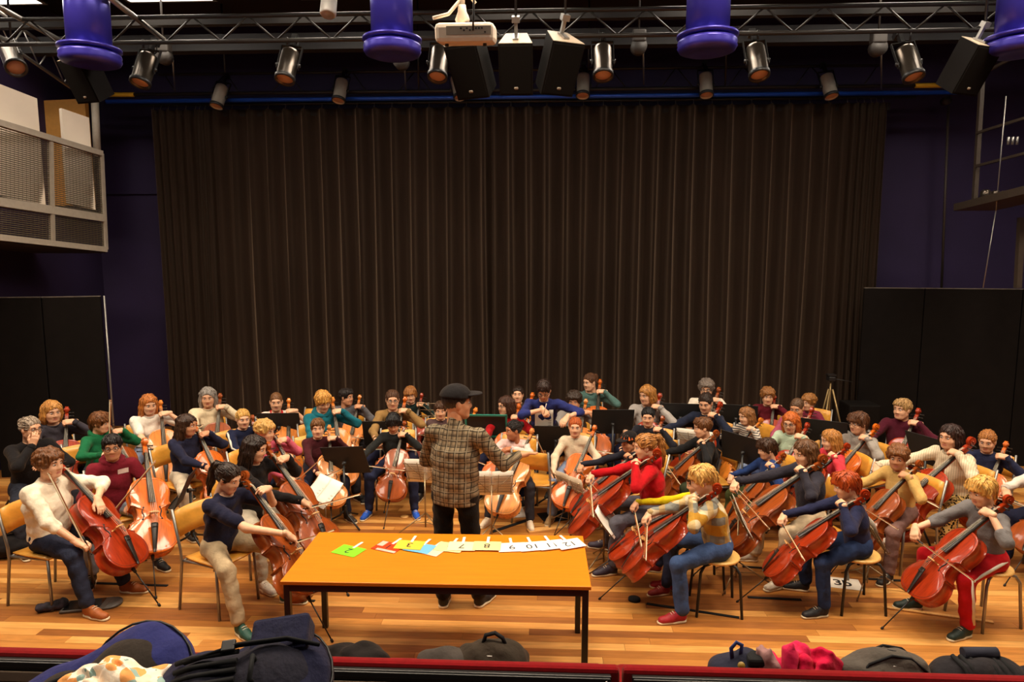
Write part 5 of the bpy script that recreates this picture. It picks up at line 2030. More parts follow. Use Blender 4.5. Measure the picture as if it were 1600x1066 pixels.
player('the boy in black sweater', 'brown haired boy in black sweater and dark green trousers', (1.692, 7.200, 1.130), -80, face=-84, cel=C_BR, bt=.45,
       top=rgb(28, 28, 30), bottom=rgb(50, 56, 38), hair='short', haircol=rgb(104, 64, 34), skin=SK, res=MID, seed=33)
player('the girl in striped shirt', 'girl in black and white striped shirt and light jeans', (2.396, 8.050, 1.060), -62, face=-66, pitch=12, cel=C_AMB, bt=.5,
       top=rgb(200, 190, 180), top_mat=M_STRIPE, bottom=LJEAN, hair='half', haircol=rgb(142, 94, 52), skin=SKP, res=MID, seed=34, top_name='striped_shirt')
player('the child in maroon t-shirt', 'child with light brown curls in maroon top by the curtain', (2.921, 8.909, 1.130), -14, face=-10, cel=C_RED, bt=.3, csc=.8, scrollx=.05,
       top=rgb(92, 20, 32), bottom=NAVY, hair='curly', haircol=rgb(140, 90, 44), skin=SK, res=FAR, seed=35)
player('the child in pink vest', 'child with greying brown hair in pink checked vest', (2.974, 8.019, 1.180), -36, face=-40, pitch=16, cel=C_RED, bt=.3,
       top=rgb(156, 72, 92), bottom=NAVY, hair='crop', haircol=rgb(92, 66, 46), skin=SK2, res=FAR, seed=36, top_name='vest')
player('the child behind the pink vest', 'child with fair curly hair half hidden behind the pink vest', (3.430, 8.860, 1.060), -36, face=-60, cel=None, seat='chair',
       top=rgb(120, 40, 60), bottom=NAVY, hair='curly', haircol=rgb(150, 98, 46), skin=SK, res=FAR, seed=361)
player('the ginger girl in mint sweater', 'ginger girl with glasses in pale mint sweater', (2.685, 7.402, 1.150), -44, face=-36, pitch=14, cel=C_RED, bt=.3,
       top=rgb(178, 196, 170), bottom=JEAN, hair='half', haircol=rgb(190, 98, 36), skin=SKP, glasses=True, res=MID, seed=37)
player('the boy in blue jacket', 'boy with dark mop hair in blue jacket and green trousers', (2.208, 6.704, 1.040), -76, face=-84, pitch=14, cel=C_BR, bt=.45, cs=.96,
       top=rgb(38, 60, 112), bottom=rgb(62, 66, 34), hair='mop', haircol=rgb(62, 38, 22), skin=SK, res=MID, seed=38, top_name='jacket')
player('the long haired girl in dark jacket', 'girl with long brown hair in dark grey jacket and beige trousers', (2.310, 5.998, 1.220), -80, face=-74, pitch=14, cel=C_BR, bt=.45, csc=.98,
       top=rgb(46, 44, 54), bottom=rgb(206, 184, 152), hair='half', haircol=rgb(96, 62, 34), skin=SKP, res=NEAR, seed=39, top_name='jacket', shoes=rgb(196, 182, 164), wide=1.3)
player('the girl in coral shirt', 'girl with straight blond hair in coral pink shirt', (2.921, 6.936, 1.080), -80, face=-88, pitch=12, cel=C_RED, bt=.35,
       top=rgb(208, 58, 70), bottom=NAVY, hair='half', haircol=rgb(176, 118, 56), skin=SKP, res=MID, seed=40)
player('the boy in grey hoodie', 'brown haired boy with glasses in light grey hoodie', (3.338, 7.258, 1.190), -62, face=-70, cel=C_OR, bt=.35,
       top=rgb(150, 142, 134), bottom=rgb(196, 186, 170), hair='mop', haircol=rgb(86, 52, 30), skin=SK, glasses=True, res=MID, seed=41, top_name='hoodie', hood=True)
player('the child in yellow sweater', 'child in yellow sweater mostly hidden behind the plaid shirt boy', (1.308, 5.728, 1.000), -90, face=-88, pitch=14, cel=C_RED, bt=.4, csc=.88,
       top=rgb(214, 190, 20), bottom=JEAN, hair='short', haircol=BROWN, skin=SK, res=MID, seed=42, seat='stool', shoes=rgb(150, 40, 40))
player('the blond boy in plaid shirt', 'blond boy in plaid shirt, blue jeans and red velcro shoes at the front', (1.265, 5.329, 1.180), -93, face=-97, pitch=20, lean=18, shin=-.04, cel=C_RED, cello_word='reddish brown', bt=.30, csc=.88, twist=14,
       top=rgb(190, 160, 110), top_mat=M_PLAID, bottom=rgb(62, 82, 122), hair='mop', haircol=rgb(216, 166, 90), skin=SKP, res=NEAR, seed=43, seat='stool', shoes=rgb(160, 22, 36), shoe_kind='boot', top_name='plaid_shirt', wide=1.2, hem=.12, slack=1.08)
player('the red haired child in navy', 'child with thick red hair in navy denim at the front', (2.416, 5.407, 1.120), -88, face=-94, pitch=16, lean=18, spread=(16, 26), shin=-.03, cel=C_RED, cello_word='bright red brown', bt=.4, csc=.86, twist=14,
       top=rgb(36, 40, 70), bottom=rgb(40, 54, 88), hair='mop', haircol=rgb(172, 70, 22), skin=SKP, res=NEAR, seed=44, seat='stool', shoes=rgb(32, 32, 36), top_name='denim_jacket')
player('the blond boy in red trousers', 'blond boy in grey t-shirt and red tracksuit trousers at far right front', (3.346, 5.201, 1.160), -76, face=-76, pitch=16, lean=14, spread=(15, 26), shin=(-.04, .03), cel=C_RED, cello_word='glossy red', bt=.38, csc=.86, twist=12,
       top=rgb(112, 108, 108), sleeve='half', bottom=rgb(184, 18, 28), bottom_mat=M_CLOTH, hair='mop', haircol=rgb(222, 170, 88), skin=SKP, res=NEAR, seed=45, stripe=True, seat='greystool', shoes=rgb(26, 46, 40), top_name='t_shirt')
player('the woman in maroon turtleneck', 'woman with short fair hair in maroon turtleneck before the right screen', (4.039, 7.746, 1.240), -38, face=-62, pitch=2, cel=C_RED, bt=.45,
       top=rgb(76, 20, 36), bottom=BLK, hair='short', haircol=rgb(172, 134, 84), skin=SK, res=MID, seed=46, collar=True, top_name='turtleneck')
player('the child in ochre sweater', 'child with light brown hair in pale ochre sweater', (3.210, 6.175, 1.130), -68, face=-36, cel=C_BR, bt=.45,
       top=rgb(206, 166, 98), bottom=rgb(120, 90, 84), hair='curly', haircol=rgb(122, 76, 40), skin=SK2, res=MID, seed=47)
player('the woman in cream knit sweater', 'woman with dark wavy hair in chunky cream sweater and leopard trousers', (3.854, 6.509, 1.250), -68, face=-64, pitch=6, cel=C_RED, cello_word='large red brown', bt=.55, csc=1.0,
       top=rgb(226, 208, 178), top_mat=M_KNIT, bottom=rgb(190, 160, 100), bottom_mat=M_LEOPARD, hair='half', haircol=rgb(48, 28, 22), skin=SK, res=NEAR, seed=48, shoes=rgb(228, 214, 200), slack=1.08)
player('the girl in navy jumper', 'girl with tied blond hair in navy jumper before the right screen', (4.401, 6.824, 1.120), -40, face=-44, pitch=14, cel=C_OR, bt=.35,
       top=rgb(36, 40, 66), bottom=BLK, hair='bun', haircol=rgb(168, 108, 54), skin=SK, res=MID, seed=49)
player('the player cut off at the right edge', 'player in white sleeve mostly outside the right edge', (4.634, 6.138, 1.200), -60, cel=C_BR, bt=.5,
       top=rgb(214, 202, 190), bottom=NAVY, hair='half', haircol=BROWN, skin=SK, res=MID, seed=50)
# the boy at the front left
player('the curly boy in white t-shirt', 'curly haired boy in white t-shirt and dark jeans sitting at front left', (-4.018, 5.221, 1.270), 78, face=80, pitch=2, lean=4, cel=C_RED, cello_word='red brown', csc=.96, bow=(.1, -.38, .95),
       right=((.16, .46, .60), (-.2, .8, -.3), (.3, .1, 1), 'bow', (1, -.3, -.5)), left=((-.12, .40, .84), (.3, .7, -.6), (.1, .6, .6), 'relax', (-1, .2, .1)), scrollx=.0, pinx=-.12, twist=-4,
       top=rgb(240, 226, 202), sleeve='half', bottom=rgb(40, 44, 62), hair='curly', haircol=rgb(104, 62, 30), skin=SKP, res=NEAR, seed=51, shoes=rgb(156, 82, 30), top_name='t_shirt', slack=1.2, spread=(18, 12), shin=(.10, .12))
player('the girl with ponytail at the front', 'girl with dark ponytail in navy t-shirt and beige trousers at front left', (-2.487, 5.121, 1.200), 66, face=76, pitch=20, lean=16, cel=C_BR, cello_word='dark brown', bt=.12, csc=.95, ba=.1,
       top=rgb(28, 30, 52), sleeve='short', bottom=rgb(176, 154, 122), hair='ponytail', haircol=rgb(44, 28, 20), skin=SKP, res=NEAR, seed=52, shoes=rgb(28, 74, 62), top_name='t_shirt', shin=(.06, .12), twist=-6, scrolly=.1)

# ================================================================== the conductor and the standing helper
def standing(label, root, phi, h, lean, face, pitch, handR, handL, o, feet=(.11, .12), tilt=0, fwd=(0, 0), group=None):
    """handR / handL: (wrist, finger dir, back dir, pose, pole) in local coordinates"""
    s = h / 1.78
    J = dict(s=s, a=s, l=s, hk=s)
    L = math.radians(lean)
    u = V((math.sin(math.radians(tilt)), math.sin(L), math.cos(L))).normalized()
    P = V((0, 0, .93 * s))
    J['P'] = P
    J['C'] = P + u * .27 * s
    J['Sh'] = P + u * .43 * s
    Nb = P + u * .49 * s
    J['Nb'] = Nb
    hh = .235 * s
    Hc = Nb + V((u.x, u.y * .9, .9 * u.z + .1)) * .06 * s + V((0, .035, .46 * hh))
    J['hb'] = Hc + V((0, -.03 * s, -.075 * s))
    J['HM'] = head_matrix(Hc, face - phi, pitch, 0, s * 1.02)
    for q, sg, hd in (('L', -1, handL), ('R', 1, handR)):
        J['s' + q] = J['Sh'] + V((sg * .185 * s, .0, 0))
        J['h' + q] = V((sg * .095 * s, 0, .90 * s))
        fy = fwd[0 if q == 'L' else 1]
        J['k' + q] = V((sg * .11 * s, .03 + fy * .5, .49 * s))
        J['a' + q] = V((sg * feet[0 if q == 'L' else 1], fy, .09 * s))
        J['foot' + q] = -sg * .25
        w, fd, bk, ps, pole = hd
        J['w' + q] = V(w)
        J['hand' + q] = hand_matrix(w, fd, bk, .98 * s)
        J['pose' + q] = ps
        J['e' + q] = ik(J['s' + q], J['w' + q], .295 * s, .265 * s, pole)
    body, top = figure(J, o)
    RM = Matrix.Translation(root) @ Matrix.Rotation(face_rz(phi), 4, 'Z')
    body.matrix_world = RM
    tag(body, label, 'person', group)
    return body, top, J, RM

b_, top_, J_, RM_ = standing('conductor in checked tweed jacket and black cap seen from behind', (-.70, 5.22, 0), 164, 1.88, 3, 106, -2,
         ((.40, .40, 1.20), (.8, .5, .06), (-.2, .2, 1), 'flat', (.5, -.5, -.8)), ((-.16, .34, 1.06), (.6, .7, .1), (-.4, .3, 1), 'relax', (-1, -.45, -.5)),
         dict(top=rgb(120, 104, 80), top_mat=M_TWEED, bottom=rgb(22, 20, 20), bottom_mat=M_CLOTH, skin=SK2, hair='crop', haircol=rgb(40, 34, 30), res=.0095, seed=70, slack=1.08,
              hem=.06, skirt=True, hipr=.07, top_name='tweed_jacket', shoes=rgb(24, 22, 22), collar=True, wide=1.25), feet=(.10, .17), fwd=(-.03, .07))
cap(b_, J_['HM'] @ Matrix.Scale(1.04, 4), rgb(30, 28, 30))
# olive knitted cuff at the raised arm
w_, e_ = J_['wR'], J_['eR']
dcu = (w_ - e_).normalized()
MB().tube([w_ - dcu * .05, w_ - dcu * .01, w_ + dcu * .012], [.036, .036, .034], 14).build('knit_cuff', mat('olive_knit', rgb(86, 78, 40), rough=.9, noise=.15, nscale=60), b_)

b2, t2, J2, R2 = standing('woman in blue sweater standing bent over a black stand, writing', tuple(V((-0.019, 7.637, 1.400)) + V((0.02, .34, -1.40))), 0, 1.62, 40, -6, 34,
         ((.01, .50, 1.14), (-.5, .45, -.75), (.2, .8, .5), 'pen', (1, .1, -.3)), ((-.26, .52, 1.06), (.4, .6, -.5), (0, .6, .8), 'relax', (-1, 0, -.2)),
         dict(top=rgb(38, 46, 104), bottom=rgb(40, 36, 44), skin=SK, hair='short', haircol=rgb(46, 28, 20), glasses=True, res=.0125, seed=71, sleeve='half', shoes=BLK))
p = R2 @ V((.0, .57, 1.10))
pc = MB().tube([(0, 0, 0), (.03, -.04, .13)], .0045, 6).tube([(0, 0, 0), (-.004, .006, -.02)], [.004, .001], 6)
tag(pc.build('pencil', mat('pale_pencil', rgb(226, 206, 186), rough=.5, noise=.05), matrix=Matrix.Translation(p)), 'pencil in the hand of the bent woman in blue', 'pencil')

# ================================================================== music stands
WHITE = rgb(236, 228, 214)
DESK = MB()
DESK.box((0, 0, 0), (.50, .006, .34), bev=.002)
DESK = DESK.mesh('desk', [mat('black_desk', (.013, .0125, .012, 1), rough=.55, noise=.12)])
LIP = MB().box((0, .03, -.168), (.50, .06, .006)).box((0, .058, -.155), (.50, .004, .03)).mesh('ledge', [M_BLACK])
SHAFT = MB().tube([(0, 0, 0), (0, 0, 1)], .013, 8).mesh('shaft', [M_BLACK])
KNOB = MB().lathe([(.0005, -.02), (.022, -.016), (.022, .016), (.0005, .02)], 10).tube([(0, -.05, 0), (0, .01, 0)], .012, 8).mesh('tilt_knob', [M_BLACK])
FOOT = MB().tube([(0, 0, .16), (.06, 0, .10), (.27, 0, .008)], [.012, .011, .010], 7).mesh('stand_foot', [M_BLACK])
COLR = MB().lathe([(.018, .12), (.022, .13), (.022, .2), (.016, .21)], 10).mesh('collar', [M_BLACK])

def desk_stand(top, phi, label, tilt=20, scale=1.0, roll=0):
    """top = world point of desk centre; phi = where the page side looks"""
    t = empty('music_stand', (top[0], top[1], 0), face_rz(phi))
    tag(t, label, 'music stand', 'black desk music stands')
    R = Matrix.Translation((0, -.02, top[2])) @ Matrix.Rotation(math.radians(roll), 4, 'Y') @ Matrix.Rotation(math.radians(tilt), 4, 'X')
    d = link('desk', DESK, t, None, None, R @ Matrix.Translation((0, .02, 0)))
    link('ledge', LIP, d)
    link('tilt_knob', KNOB, t, None, None, Matrix.Translation((0, -.03, top[2] - .02)))
    sh = link('shaft', SHAFT, t, None, None, Matrix.Translation((0, -.04, .1)) @ Matrix.Diagonal((1, 1, top[2] - .12, 1)))
    link('collar', COLR, t, None, None, Matrix.Translation((0, -.04, 0)))
    for q in range(3):
        link('foot', FOOT, t, None, None, Matrix.Translation((0, -.04, 0)) @ Matrix.Rotation(math.radians(90 + 120 * q), 4, 'Z'))
    M = Matrix.Translation((top[0], top[1], 0)) @ Matrix.Rotation(face_rz(phi), 4, 'Z') @ R @ Matrix.Translation((0, .024, 0))
    return t, M

WDESK = MB()
for zz in (-.11, .0, .11):
    WDESK.tube([(-.22, 0, zz * .9), (.22, 0, zz)], .004, 5)
for xx_ in (-.21, -.07, .07, .21):
    WDESK.tube([(xx_ * .9, 0, -.12), (xx_, 0, .12)], .004, 5)
WDESK.tube([(-.22, .0, -.12), (-.22, .035, -.12), (.22, .035, -.12), (.22, 0, -.12)], .004, 5)
WDESK.tube([(-.2, 0, .12), (0, 0, -.12), (.2, 0, .12)], .004, 5)
M_WIREST = mat('nickel_wire', rgb(150, 128, 98), rough=.35, metal=.7, noise=.06)
WDESK = WDESK.mesh('wire_desk', [M_WIREST])
WFOOT = MB().tube([(0, 0, .20), (.30, 0, .006)], .0065, 6).tube([(0, 0, .1), (.15, 0, .105)], .004, 5).mesh('wire_foot', [M_WIREST])
WSH = MB().tube([(0, 0, 0), (0, 0, 1)], .008, 7).mesh('wire_shaft', [M_WIREST])

def wire_stand(top, phi, label, tilt=25, rot=0):
    t = empty('folding_music_stand', (top[0], top[1], 0), face_rz(phi))
    tag(t, label, 'music stand', 'wire folding music stands')
    R = Matrix.Translation((0, 0, top[2])) @ Matrix.Rotation(math.radians(tilt), 4, 'X')
    link('wire_desk', WDESK, t, None, None, R)
    link('shaft', WSH, t, None, None, Matrix.Translation((0, -.01, .05)) @ Matrix.Diagonal((1, 1, top[2] - .06, 1)))
    for q in range(3):
        link('foot', WFOOT, t, None, None, Matrix.Rotation(math.radians(rot + 90 + 120 * q), 4, 'Z'))
    M = Matrix.Translation((top[0], top[1], 0)) @ Matrix.Rotation(face_rz(phi), 4, 'Z') @ R @ Matrix.Translation((0, .008, 0))
    return t, M

NOTES = MB()
for r_ in range(7):
    zz = .1 - r_ * .033
    for q in range(3):
        NOTES.box((0, .0028, zz - q * .004), (.17, .0006, .0009))
NOTES = NOTES.mesh('staves', [M_INK])
SHEET = MB()
vs_, fs_ = [], []
for i in range(7):
    for j in range(5):
        u, w = i / 6 - .5, j / 4 - .5
        vs_.append((u * .21, .006 * math.sin(u * 3 + 1) + .01 * max(0, w) ** 2 * 8, w * .297))
for i in range(6):
    for j in range(4):
        a = i * 5 + j
        fs_.append((a, a + 5, a + 6, a + 1))
SHEET = np_mesh('sheet', vs_, fs_)
SHEET.materials.append(M_PAPER)

def sheets(M, label, n=2, dz=-.01, roll=0, col=WHITE):
    for q in range(n):
        x = (q - (n - 1) / 2) * .215
        t = empty('sheet_music')
        t.matrix_world = M @ Matrix.Translation((x, .004, dz)) @ Matrix.Rotation(math.radians(roll), 4, 'Y')
        tag(t, label if n == 1 else label + (', %s page' % ('first' if q == 0 else 'second')), 'sheet music', 'sheet music on the stands')
        o = link('page', SHEET, t, None, col)
        so = o.modifiers.new('thick', 'SOLIDIFY')
        so.thickness = .0012
        link('staves', NOTES, t)

desk_stand((-3.194, 7.950, 0.802), 185, 'black desk stand hiding the boy in football jersey')
desk_stand((-1.907, 7.900, 0.728), 182, 'black desk stand behind the boy with blue shoes')
desk_stand((-2.096, 6.950, 0.682), 168, 'black desk stand nearest the table before the boy in maroon sweater', roll=-6)
desk_stand((-3.467, 6.250, 0.593), -70, 'black desk stand seen from the side before the boy in maroon hoodie', tilt=24, roll=8)
desk_stand((-4.933, 6.950, 0.584), -50, 'black desk stand between the woman in black and the green hoodie')
t_, M_ = desk_stand((-0.677, 7.900, 0.821), 180, 'black desk stand right of the conductor carrying a teal folder')
fo = MB()
for (x, z, w, hh_) in ((0, .15, .5, .022), (-.24, 0, .022, .32), (.24, 0, .022, .32), (0, -.15, .5, .022)):
    fo.box((x, 0, z), (w, .012, hh_))
o = fo.build('folder', mat('teal_plastic', rgb(40, 132, 112), rough=.5, noise=.05), matrix=M_ @ Matrix.Translation((0, -.018, .02)))
tag(o, 'teal edged folder on the stand right of the conductor', 'folder')
desk_stand((0.140, 7.700, 0.745), 180, 'black desk stand between pink and cream sweaters under the bent woman')
sheets(Matrix.Translation((0.006, 7.740, 0.968)) @ Matrix.Rotation(math.pi, 4, 'Z') @ Matrix.Rotation(math.radians(-18), 4, 'X'), 'sheet of paper the bent woman in blue writes on', 1)
desk_stand((0.820, 8.000, 0.876), 183, 'black desk stand before the girl in teal sweater')
desk_stand((1.667, 8.250, 0.904), 175, 'black desk stand left of the girl in dark navy sweater')
desk_stand((2.366, 8.350, 0.873), 165, 'black desk stand behind the girl in striped shirt')
desk_stand((2.053, 6.900, 0.864), 140, 'black desk stand before the boy in blue jacket', roll=6)
desk_stand((3.071, 7.500, 0.894), 150, 'black desk stand between mint sweater and grey hoodie')
t_, M_ = desk_stand((3.892, 6.900, 0.876), 110, 'black desk stand behind the cream knit sweater with blue folder')
tag(MB().box((0, .004, .02), (.32, .01, .25)).build('folder', mat('blue_plastic', rgb(40, 44, 110), rough=.5, noise=.05), matrix=M_), 'dark blue folder on the stand behind the cream knit sweater', 'folder')
# wire stands
t_, M_ = wire_stand((-1.213, 6.750, 0.634), 172, 'wire stand left of the conductor before the blue-shoed boy')
sheets(M_, 'white sheet on the wire stand left of the conductor', 2)
t_, M_ = wire_stand((-0.505, 6.450, 0.618), 186, 'wire stand right of the conductor before the pink sweater')
sheets(M_, 'white sheet on the wire stand right of the conductor', 2)
t_, M_ = wire_stand((-2.123, 6.300, 0.572), -42, 'wire stand with large tilted white pages near the table corner', tilt=52)
sheets(M_, 'tilted white sheet on the stand near the table corner', 2)
t_, M_ = wire_stand((0.276, 6.900, 0.443), 128, 'wire stand before the ginger girl in cream sweater', tilt=25)
sheets(M_, 'sheet on the wire stand before the ginger girl', 2, col=rgb(214, 196, 170))
t_, M_ = wire_stand((0.567, 6.000, 0.481), 76, 'wire stand with one pale sheet left of the plaid shirt boy', tilt=40)
sheets(M_, 'pale sheet on the stand left of the plaid shirt boy', 2)
t_, M_ = wire_stand((1.732, 7.700, 0.735), 150, 'wire stand before the girl in dark navy sweater')
sheets(M_, 'sheet on the wire stand before the dark navy sweater', 2)
t_, M_ = wire_stand((1.696, 5.750, 0.600), 82, 'wire stand between plaid shirt boy and red haired child', tilt=30)
sheets(M_, 'sheet on the stand between plaid shirt and red hair', 2, col=rgb(206, 196, 180))
t_, M_ = wire_stand((2.790, 5.700, 0.516), 80, 'wire stand between red haired child and red trousers', tilt=30)
sheets(M_, 'sheet on the stand between red hair and red trousers', 2, col=rgb(206, 196, 180))
wire_stand((-1.375, 8.450, 0.899), 176, 'small white wire stand rising left of the conductor cap')

# empty chairs seen between the players
for (p, ph, lab) in (((-0.047, 7.176, 0.450), 160, 'empty plywood chair right of the pink sweater'), ((-3.099, 8.515, 0.450), -20, 'empty plywood chair between jersey and teal hoodie'),
                     ((1.457, 7.782, 0.450), 150, 'empty plywood chair behind the girl in red hoodie'), ((-4.800, 6.741, 0.450), 40, 'empty plywood chair between black top and maroon hoodie')):
    chair((p[0], p[1]), ph, lab, group='empty chairs')

# ================================================================== table with numbered cards
M_TABLE = mat('orange_beech_laminate', rgb(222, 126, 22), rough=.35, noise=.07, nscale=4, stretch=(.6, 8, 1), spec=.4)
TX, TY, TZ = -.695, 4.515, .75
t = empty('table', (TX, TY, 0), math.radians(.6))
tag(t, 'long orange wooden table with black square legs in front of the conductor', 'table')
MB().box((0, 0, TZ - .0125), (2.0, .8, .025), bev=.004).build('tabletop', M_TABLE, t)
ap = MB()
for s_ in (-1, 1):
    ap.box((0, s_ * .372, TZ - .05), (1.92, .025, .05)).box((s_ * .96, 0, TZ - .05), (.025, .72, .05))
ap.build('apron', M_BLACK, t)
for sx in (-1, 1):
    for sy in (-1, 1):
        MB().box((sx * .965, sy * .367, (TZ - .025) / 2), (.04, .04, TZ - .025), bev=.003).build('leg', M_BLACK, t)

CARD = MB().box((0, 0, 0), (.20, .15, .0016)).mesh('card', [M_PAPER])
STICK = MB().box((0, .105, .0005), (.02, .11, .0022)).mesh('stick', [mat('white_stick', rgb(240, 232, 220), rough=.6, noise=.03)])
cards = [(-1.377, 4.577, -22, rgb(128, 208, 40), '2', 'green card with 2 lying alone on the table'),
         (-1.110, 4.654, -22, rgb(222, 62, 18), '1', 'red card with 1 under clear tape on the table'),
         (-0.962, 4.683, -5, rgb(240, 190, 62), '3', 'yellow card with 3 beside the red card'),
         (-0.880, 4.643, -18, rgb(110, 178, 216), '', 'blue card mostly under the yellow card'),
         (-0.802, 4.615, -24, rgb(240, 206, 176), '5', 'pale pink card between blue card and ivory cards'),
         (-0.666, 4.664, -12, rgb(244, 214, 150), '6', 'pale ivory card with 6 left of the 7'),
         (-0.581, 4.679, 0, rgb(246, 226, 180), '7', 'ivory card with 7 on the table'),
         (-0.401, 4.688, 0, rgb(240, 208, 148), '8', 'beige card with 8 on the table'),
         (-0.221, 4.685, 8, rgb(244, 236, 228), '9', 'white card with 9 right of the beige 8'),
         (-0.074, 4.703, 14, rgb(244, 238, 230), '10', 'white card with 10 between the nine and the eleven'),
         (0.064, 4.732, 18, rgb(244, 238, 230), '11', 'white card with 11 beside the last card'),
         (0.194, 4.749, 24, rgb(244, 238, 230), '12', 'white card with 12 at the right table end')]
zc = TZ + .003
for k, (x, y, rot, col, num, lab) in enumerate(cards):
    z = zc + [0, .001, .006, .003, .001, .003, .006, .008, .003, .005, .007, .009][k]
    t = empty('number_card', (x, y, z), math.radians(rot))
    tag(t, lab, 'card', 'numbered cards on the table')
    link('card', CARD, t, None, col)
    link('stick', STICK, t)
    if num:
        me = text_mesh(num, .10, .0003)
        o = link('numeral', me, t, M_INK)
        o.location = (0, 0, .0014)
        o.rotation_euler = (0, 0, math.pi)
tp = MB().box((-.07, .03, .0012), (.05, .08, .0006)).box((.02, -.062, .0012), (.16, .03, .0006)).build('clear_tape', mat('glossy_tape', rgb(240, 190, 170), rough=.15, noise=.1), [o_ for o_ in bpy.data.objects if o_.name.startswith('number_card')][1])

# ================================================================== things on the stage floor
t = empty('tripod', (3.90, 9.35, 0))
tag(t, 'tall silver camera tripod standing before the curtain', 'tripod')
top_z = 1.16
for q in range(3):
    a = math.radians(90 + 120 * q + 20)
    MB().tube([(.03 * math.cos(a), .03 * math.sin(a), top_z - .12), (.30 * math.cos(a), .30 * math.sin(a), .01)], [.013, .010], 7).build('leg', mat('champagne_aluminium', rgb(150, 124, 82), rough=.35, metal=.6, noise=.05), t)
    MB().tube([(0, 0, .55), (.165 * math.cos(a), .165 * math.sin(a), .55)], .006, 5).build('brace', MATS['champagne_aluminium'], t)
MB().tube([(0, 0, .53), (0, 0, top_z)], .012, 8).build('centre_column', MATS['champagne_aluminium'], t)
MB().box((0, 0, top_z + .03), (.09, .11, .06), bev=.01).box((0, 0, top_z + .08), (.11, .09, .02)).build('tripod_head', M_BLACK, t)
MB().tube([(.02, 0, top_z + .03), (.28, -.03, top_z - .01)], .007, 6).build('pan_handle', M_BLACK, t)
tag(MB().box((0, 0, 0.42), (.42, .36, .84), bev=.02).box((0, -.183, .42), (.36, .008, .76)).build('floor_speaker', M_SPK, matrix=Matrix.Translation((4.35, 9.45, 0))), 'black floor loudspeaker beside the tripod at the curtain edge', 'loudspeaker')

def flat_paper(px_pos, rot, label, w=.297, d=.21, txt=None, col=WHITE, name='paper_sheet', cat='paper'):
    t = empty(name, (px_pos[0], px_pos[1], .003), math.radians(rot))
    tag(t, label, cat)
    MB().box((0, 0, 0), (w, d, .0015)).build('sheet', M_PAPER, t, col)
    if txt:
        o = link('lettering', text_mesh(txt, .15, .0003, .004), t, M_INK)
        o.location = (0, 0, .0014)
    return t
flat_paper((2.610, 5.784, 0.000), -12, 'white paper with 3b on floor under the red haired child', txt='3b')
flat_paper((-0.302, 7.302, 0.000), 10, 'white paper with letter on floor by the pink sweater girl', txt='B', w=.2, d=.28)
flat_paper((-0.425, 7.335, 0.000), 4, 'bright blue folder lying on floor behind the conductor', w=.24, d=.3, col=rgb(30, 76, 190), name='blue_folder', cat='folder')
o = MB().box((0, 0, .008), (.34, .26, .012), bev=.004).build('floor_mat', M_RUBBER, matrix=Matrix.Translation((0.137, 7.209, 0.000)) @ Matrix.Rotation(math.radians(20), 4, 'Z'))
tag(o, 'black square mat on the floor before the ginger girl', 'mat')
def board_strip(p0, p1, w, label, material=M_MAPLE, th=.02, name='endpin_board'):
    a, b = V(p0), V(p1)
    d = b - a
    o = MB().box((0, 0, th / 2), (d.length, w, th), bev=.003).build(name, material, matrix=Matrix.Translation((a + b) / 2) @ Matrix.Rotation(math.atan2(d.y, d.x), 4, 'Z'))
    return tag(o, label, 'board' if name == 'endpin_board' else 'strap')
board_strip((-0.154, 6.773, 0.000), (0.433, 7.006, 0.000), .09, 'pale wooden endpin board before the ginger girl')
board_strip((2.762, 5.374, 0.000), (3.501, 5.174, 0.000), .035, 'narrow wooden endpin slat beneath the red trousers', th=.014)
board_strip((1.712, 5.493, 0.000), (2.145, 5.470, 0.000), .03, 'dark endpin strap left of the red haired child feet', M_RUBBER, .008, 'endpin_strap')
board_strip((0.852, 5.346, 0.000), (1.550, 5.158, 0.000), .03, 'dark endpin strap under the plaid shirt boy', M_RUBBER, .008, 'endpin_strap')
board_strip((-0.531, 6.756, 0.000), (-0.141, 7.122, 0.000), .05, 'dark endpin strap under the pink sweater girl', M_RUBBER, .008, 'endpin_strap')
board_strip((1.833, 6.071, 0.000), (2.139, 6.033, 0.000), .03, 'dark endpin strap under the dark jacket girl', M_RUBBER, .008, 'endpin_strap')
board_strip((2.838, 5.879, 0.000), (3.314, 5.841, 0.000), .03, 'dark endpin strap under the cream knit woman', M_RUBBER, .008, 'endpin_strap')
board_strip((-2.102, 5.281, 0.000), (-1.879, 5.259, 0.000), .03, 'dark endpin strap by the green shoes', M_RUBBER, .008, 'endpin_strap')
board_strip((-3.890, 5.478, 0.000), (-3.240, 5.461, 0.000), .03, 'dark endpin strap by the brown shoes', M_RUBBER, .008, 'endpin_strap')
o = MB().lathe([(.0005, 0), (.05, 0), (.05, .018), (.035, .026), (.0005, .026)], 16).build('endpin_anchor', M_RUBBER, matrix=Matrix.Translation((0.760, 5.405, 0.000)))
tag(o, 'round black endpin anchor on floor left of the red velcro shoe', 'endpin anchor')
o = MB().lathe([(.0005, 0), (.045, 0), (.045, .008), (.0005, .008)], 12).build('endpin_anchor', M_MAPLE, matrix=Matrix.Translation((-1.516, 7.131, 0.000)))
tag(o, 'small wooden endpin anchor between the bright blue shoes', 'endpin anchor')
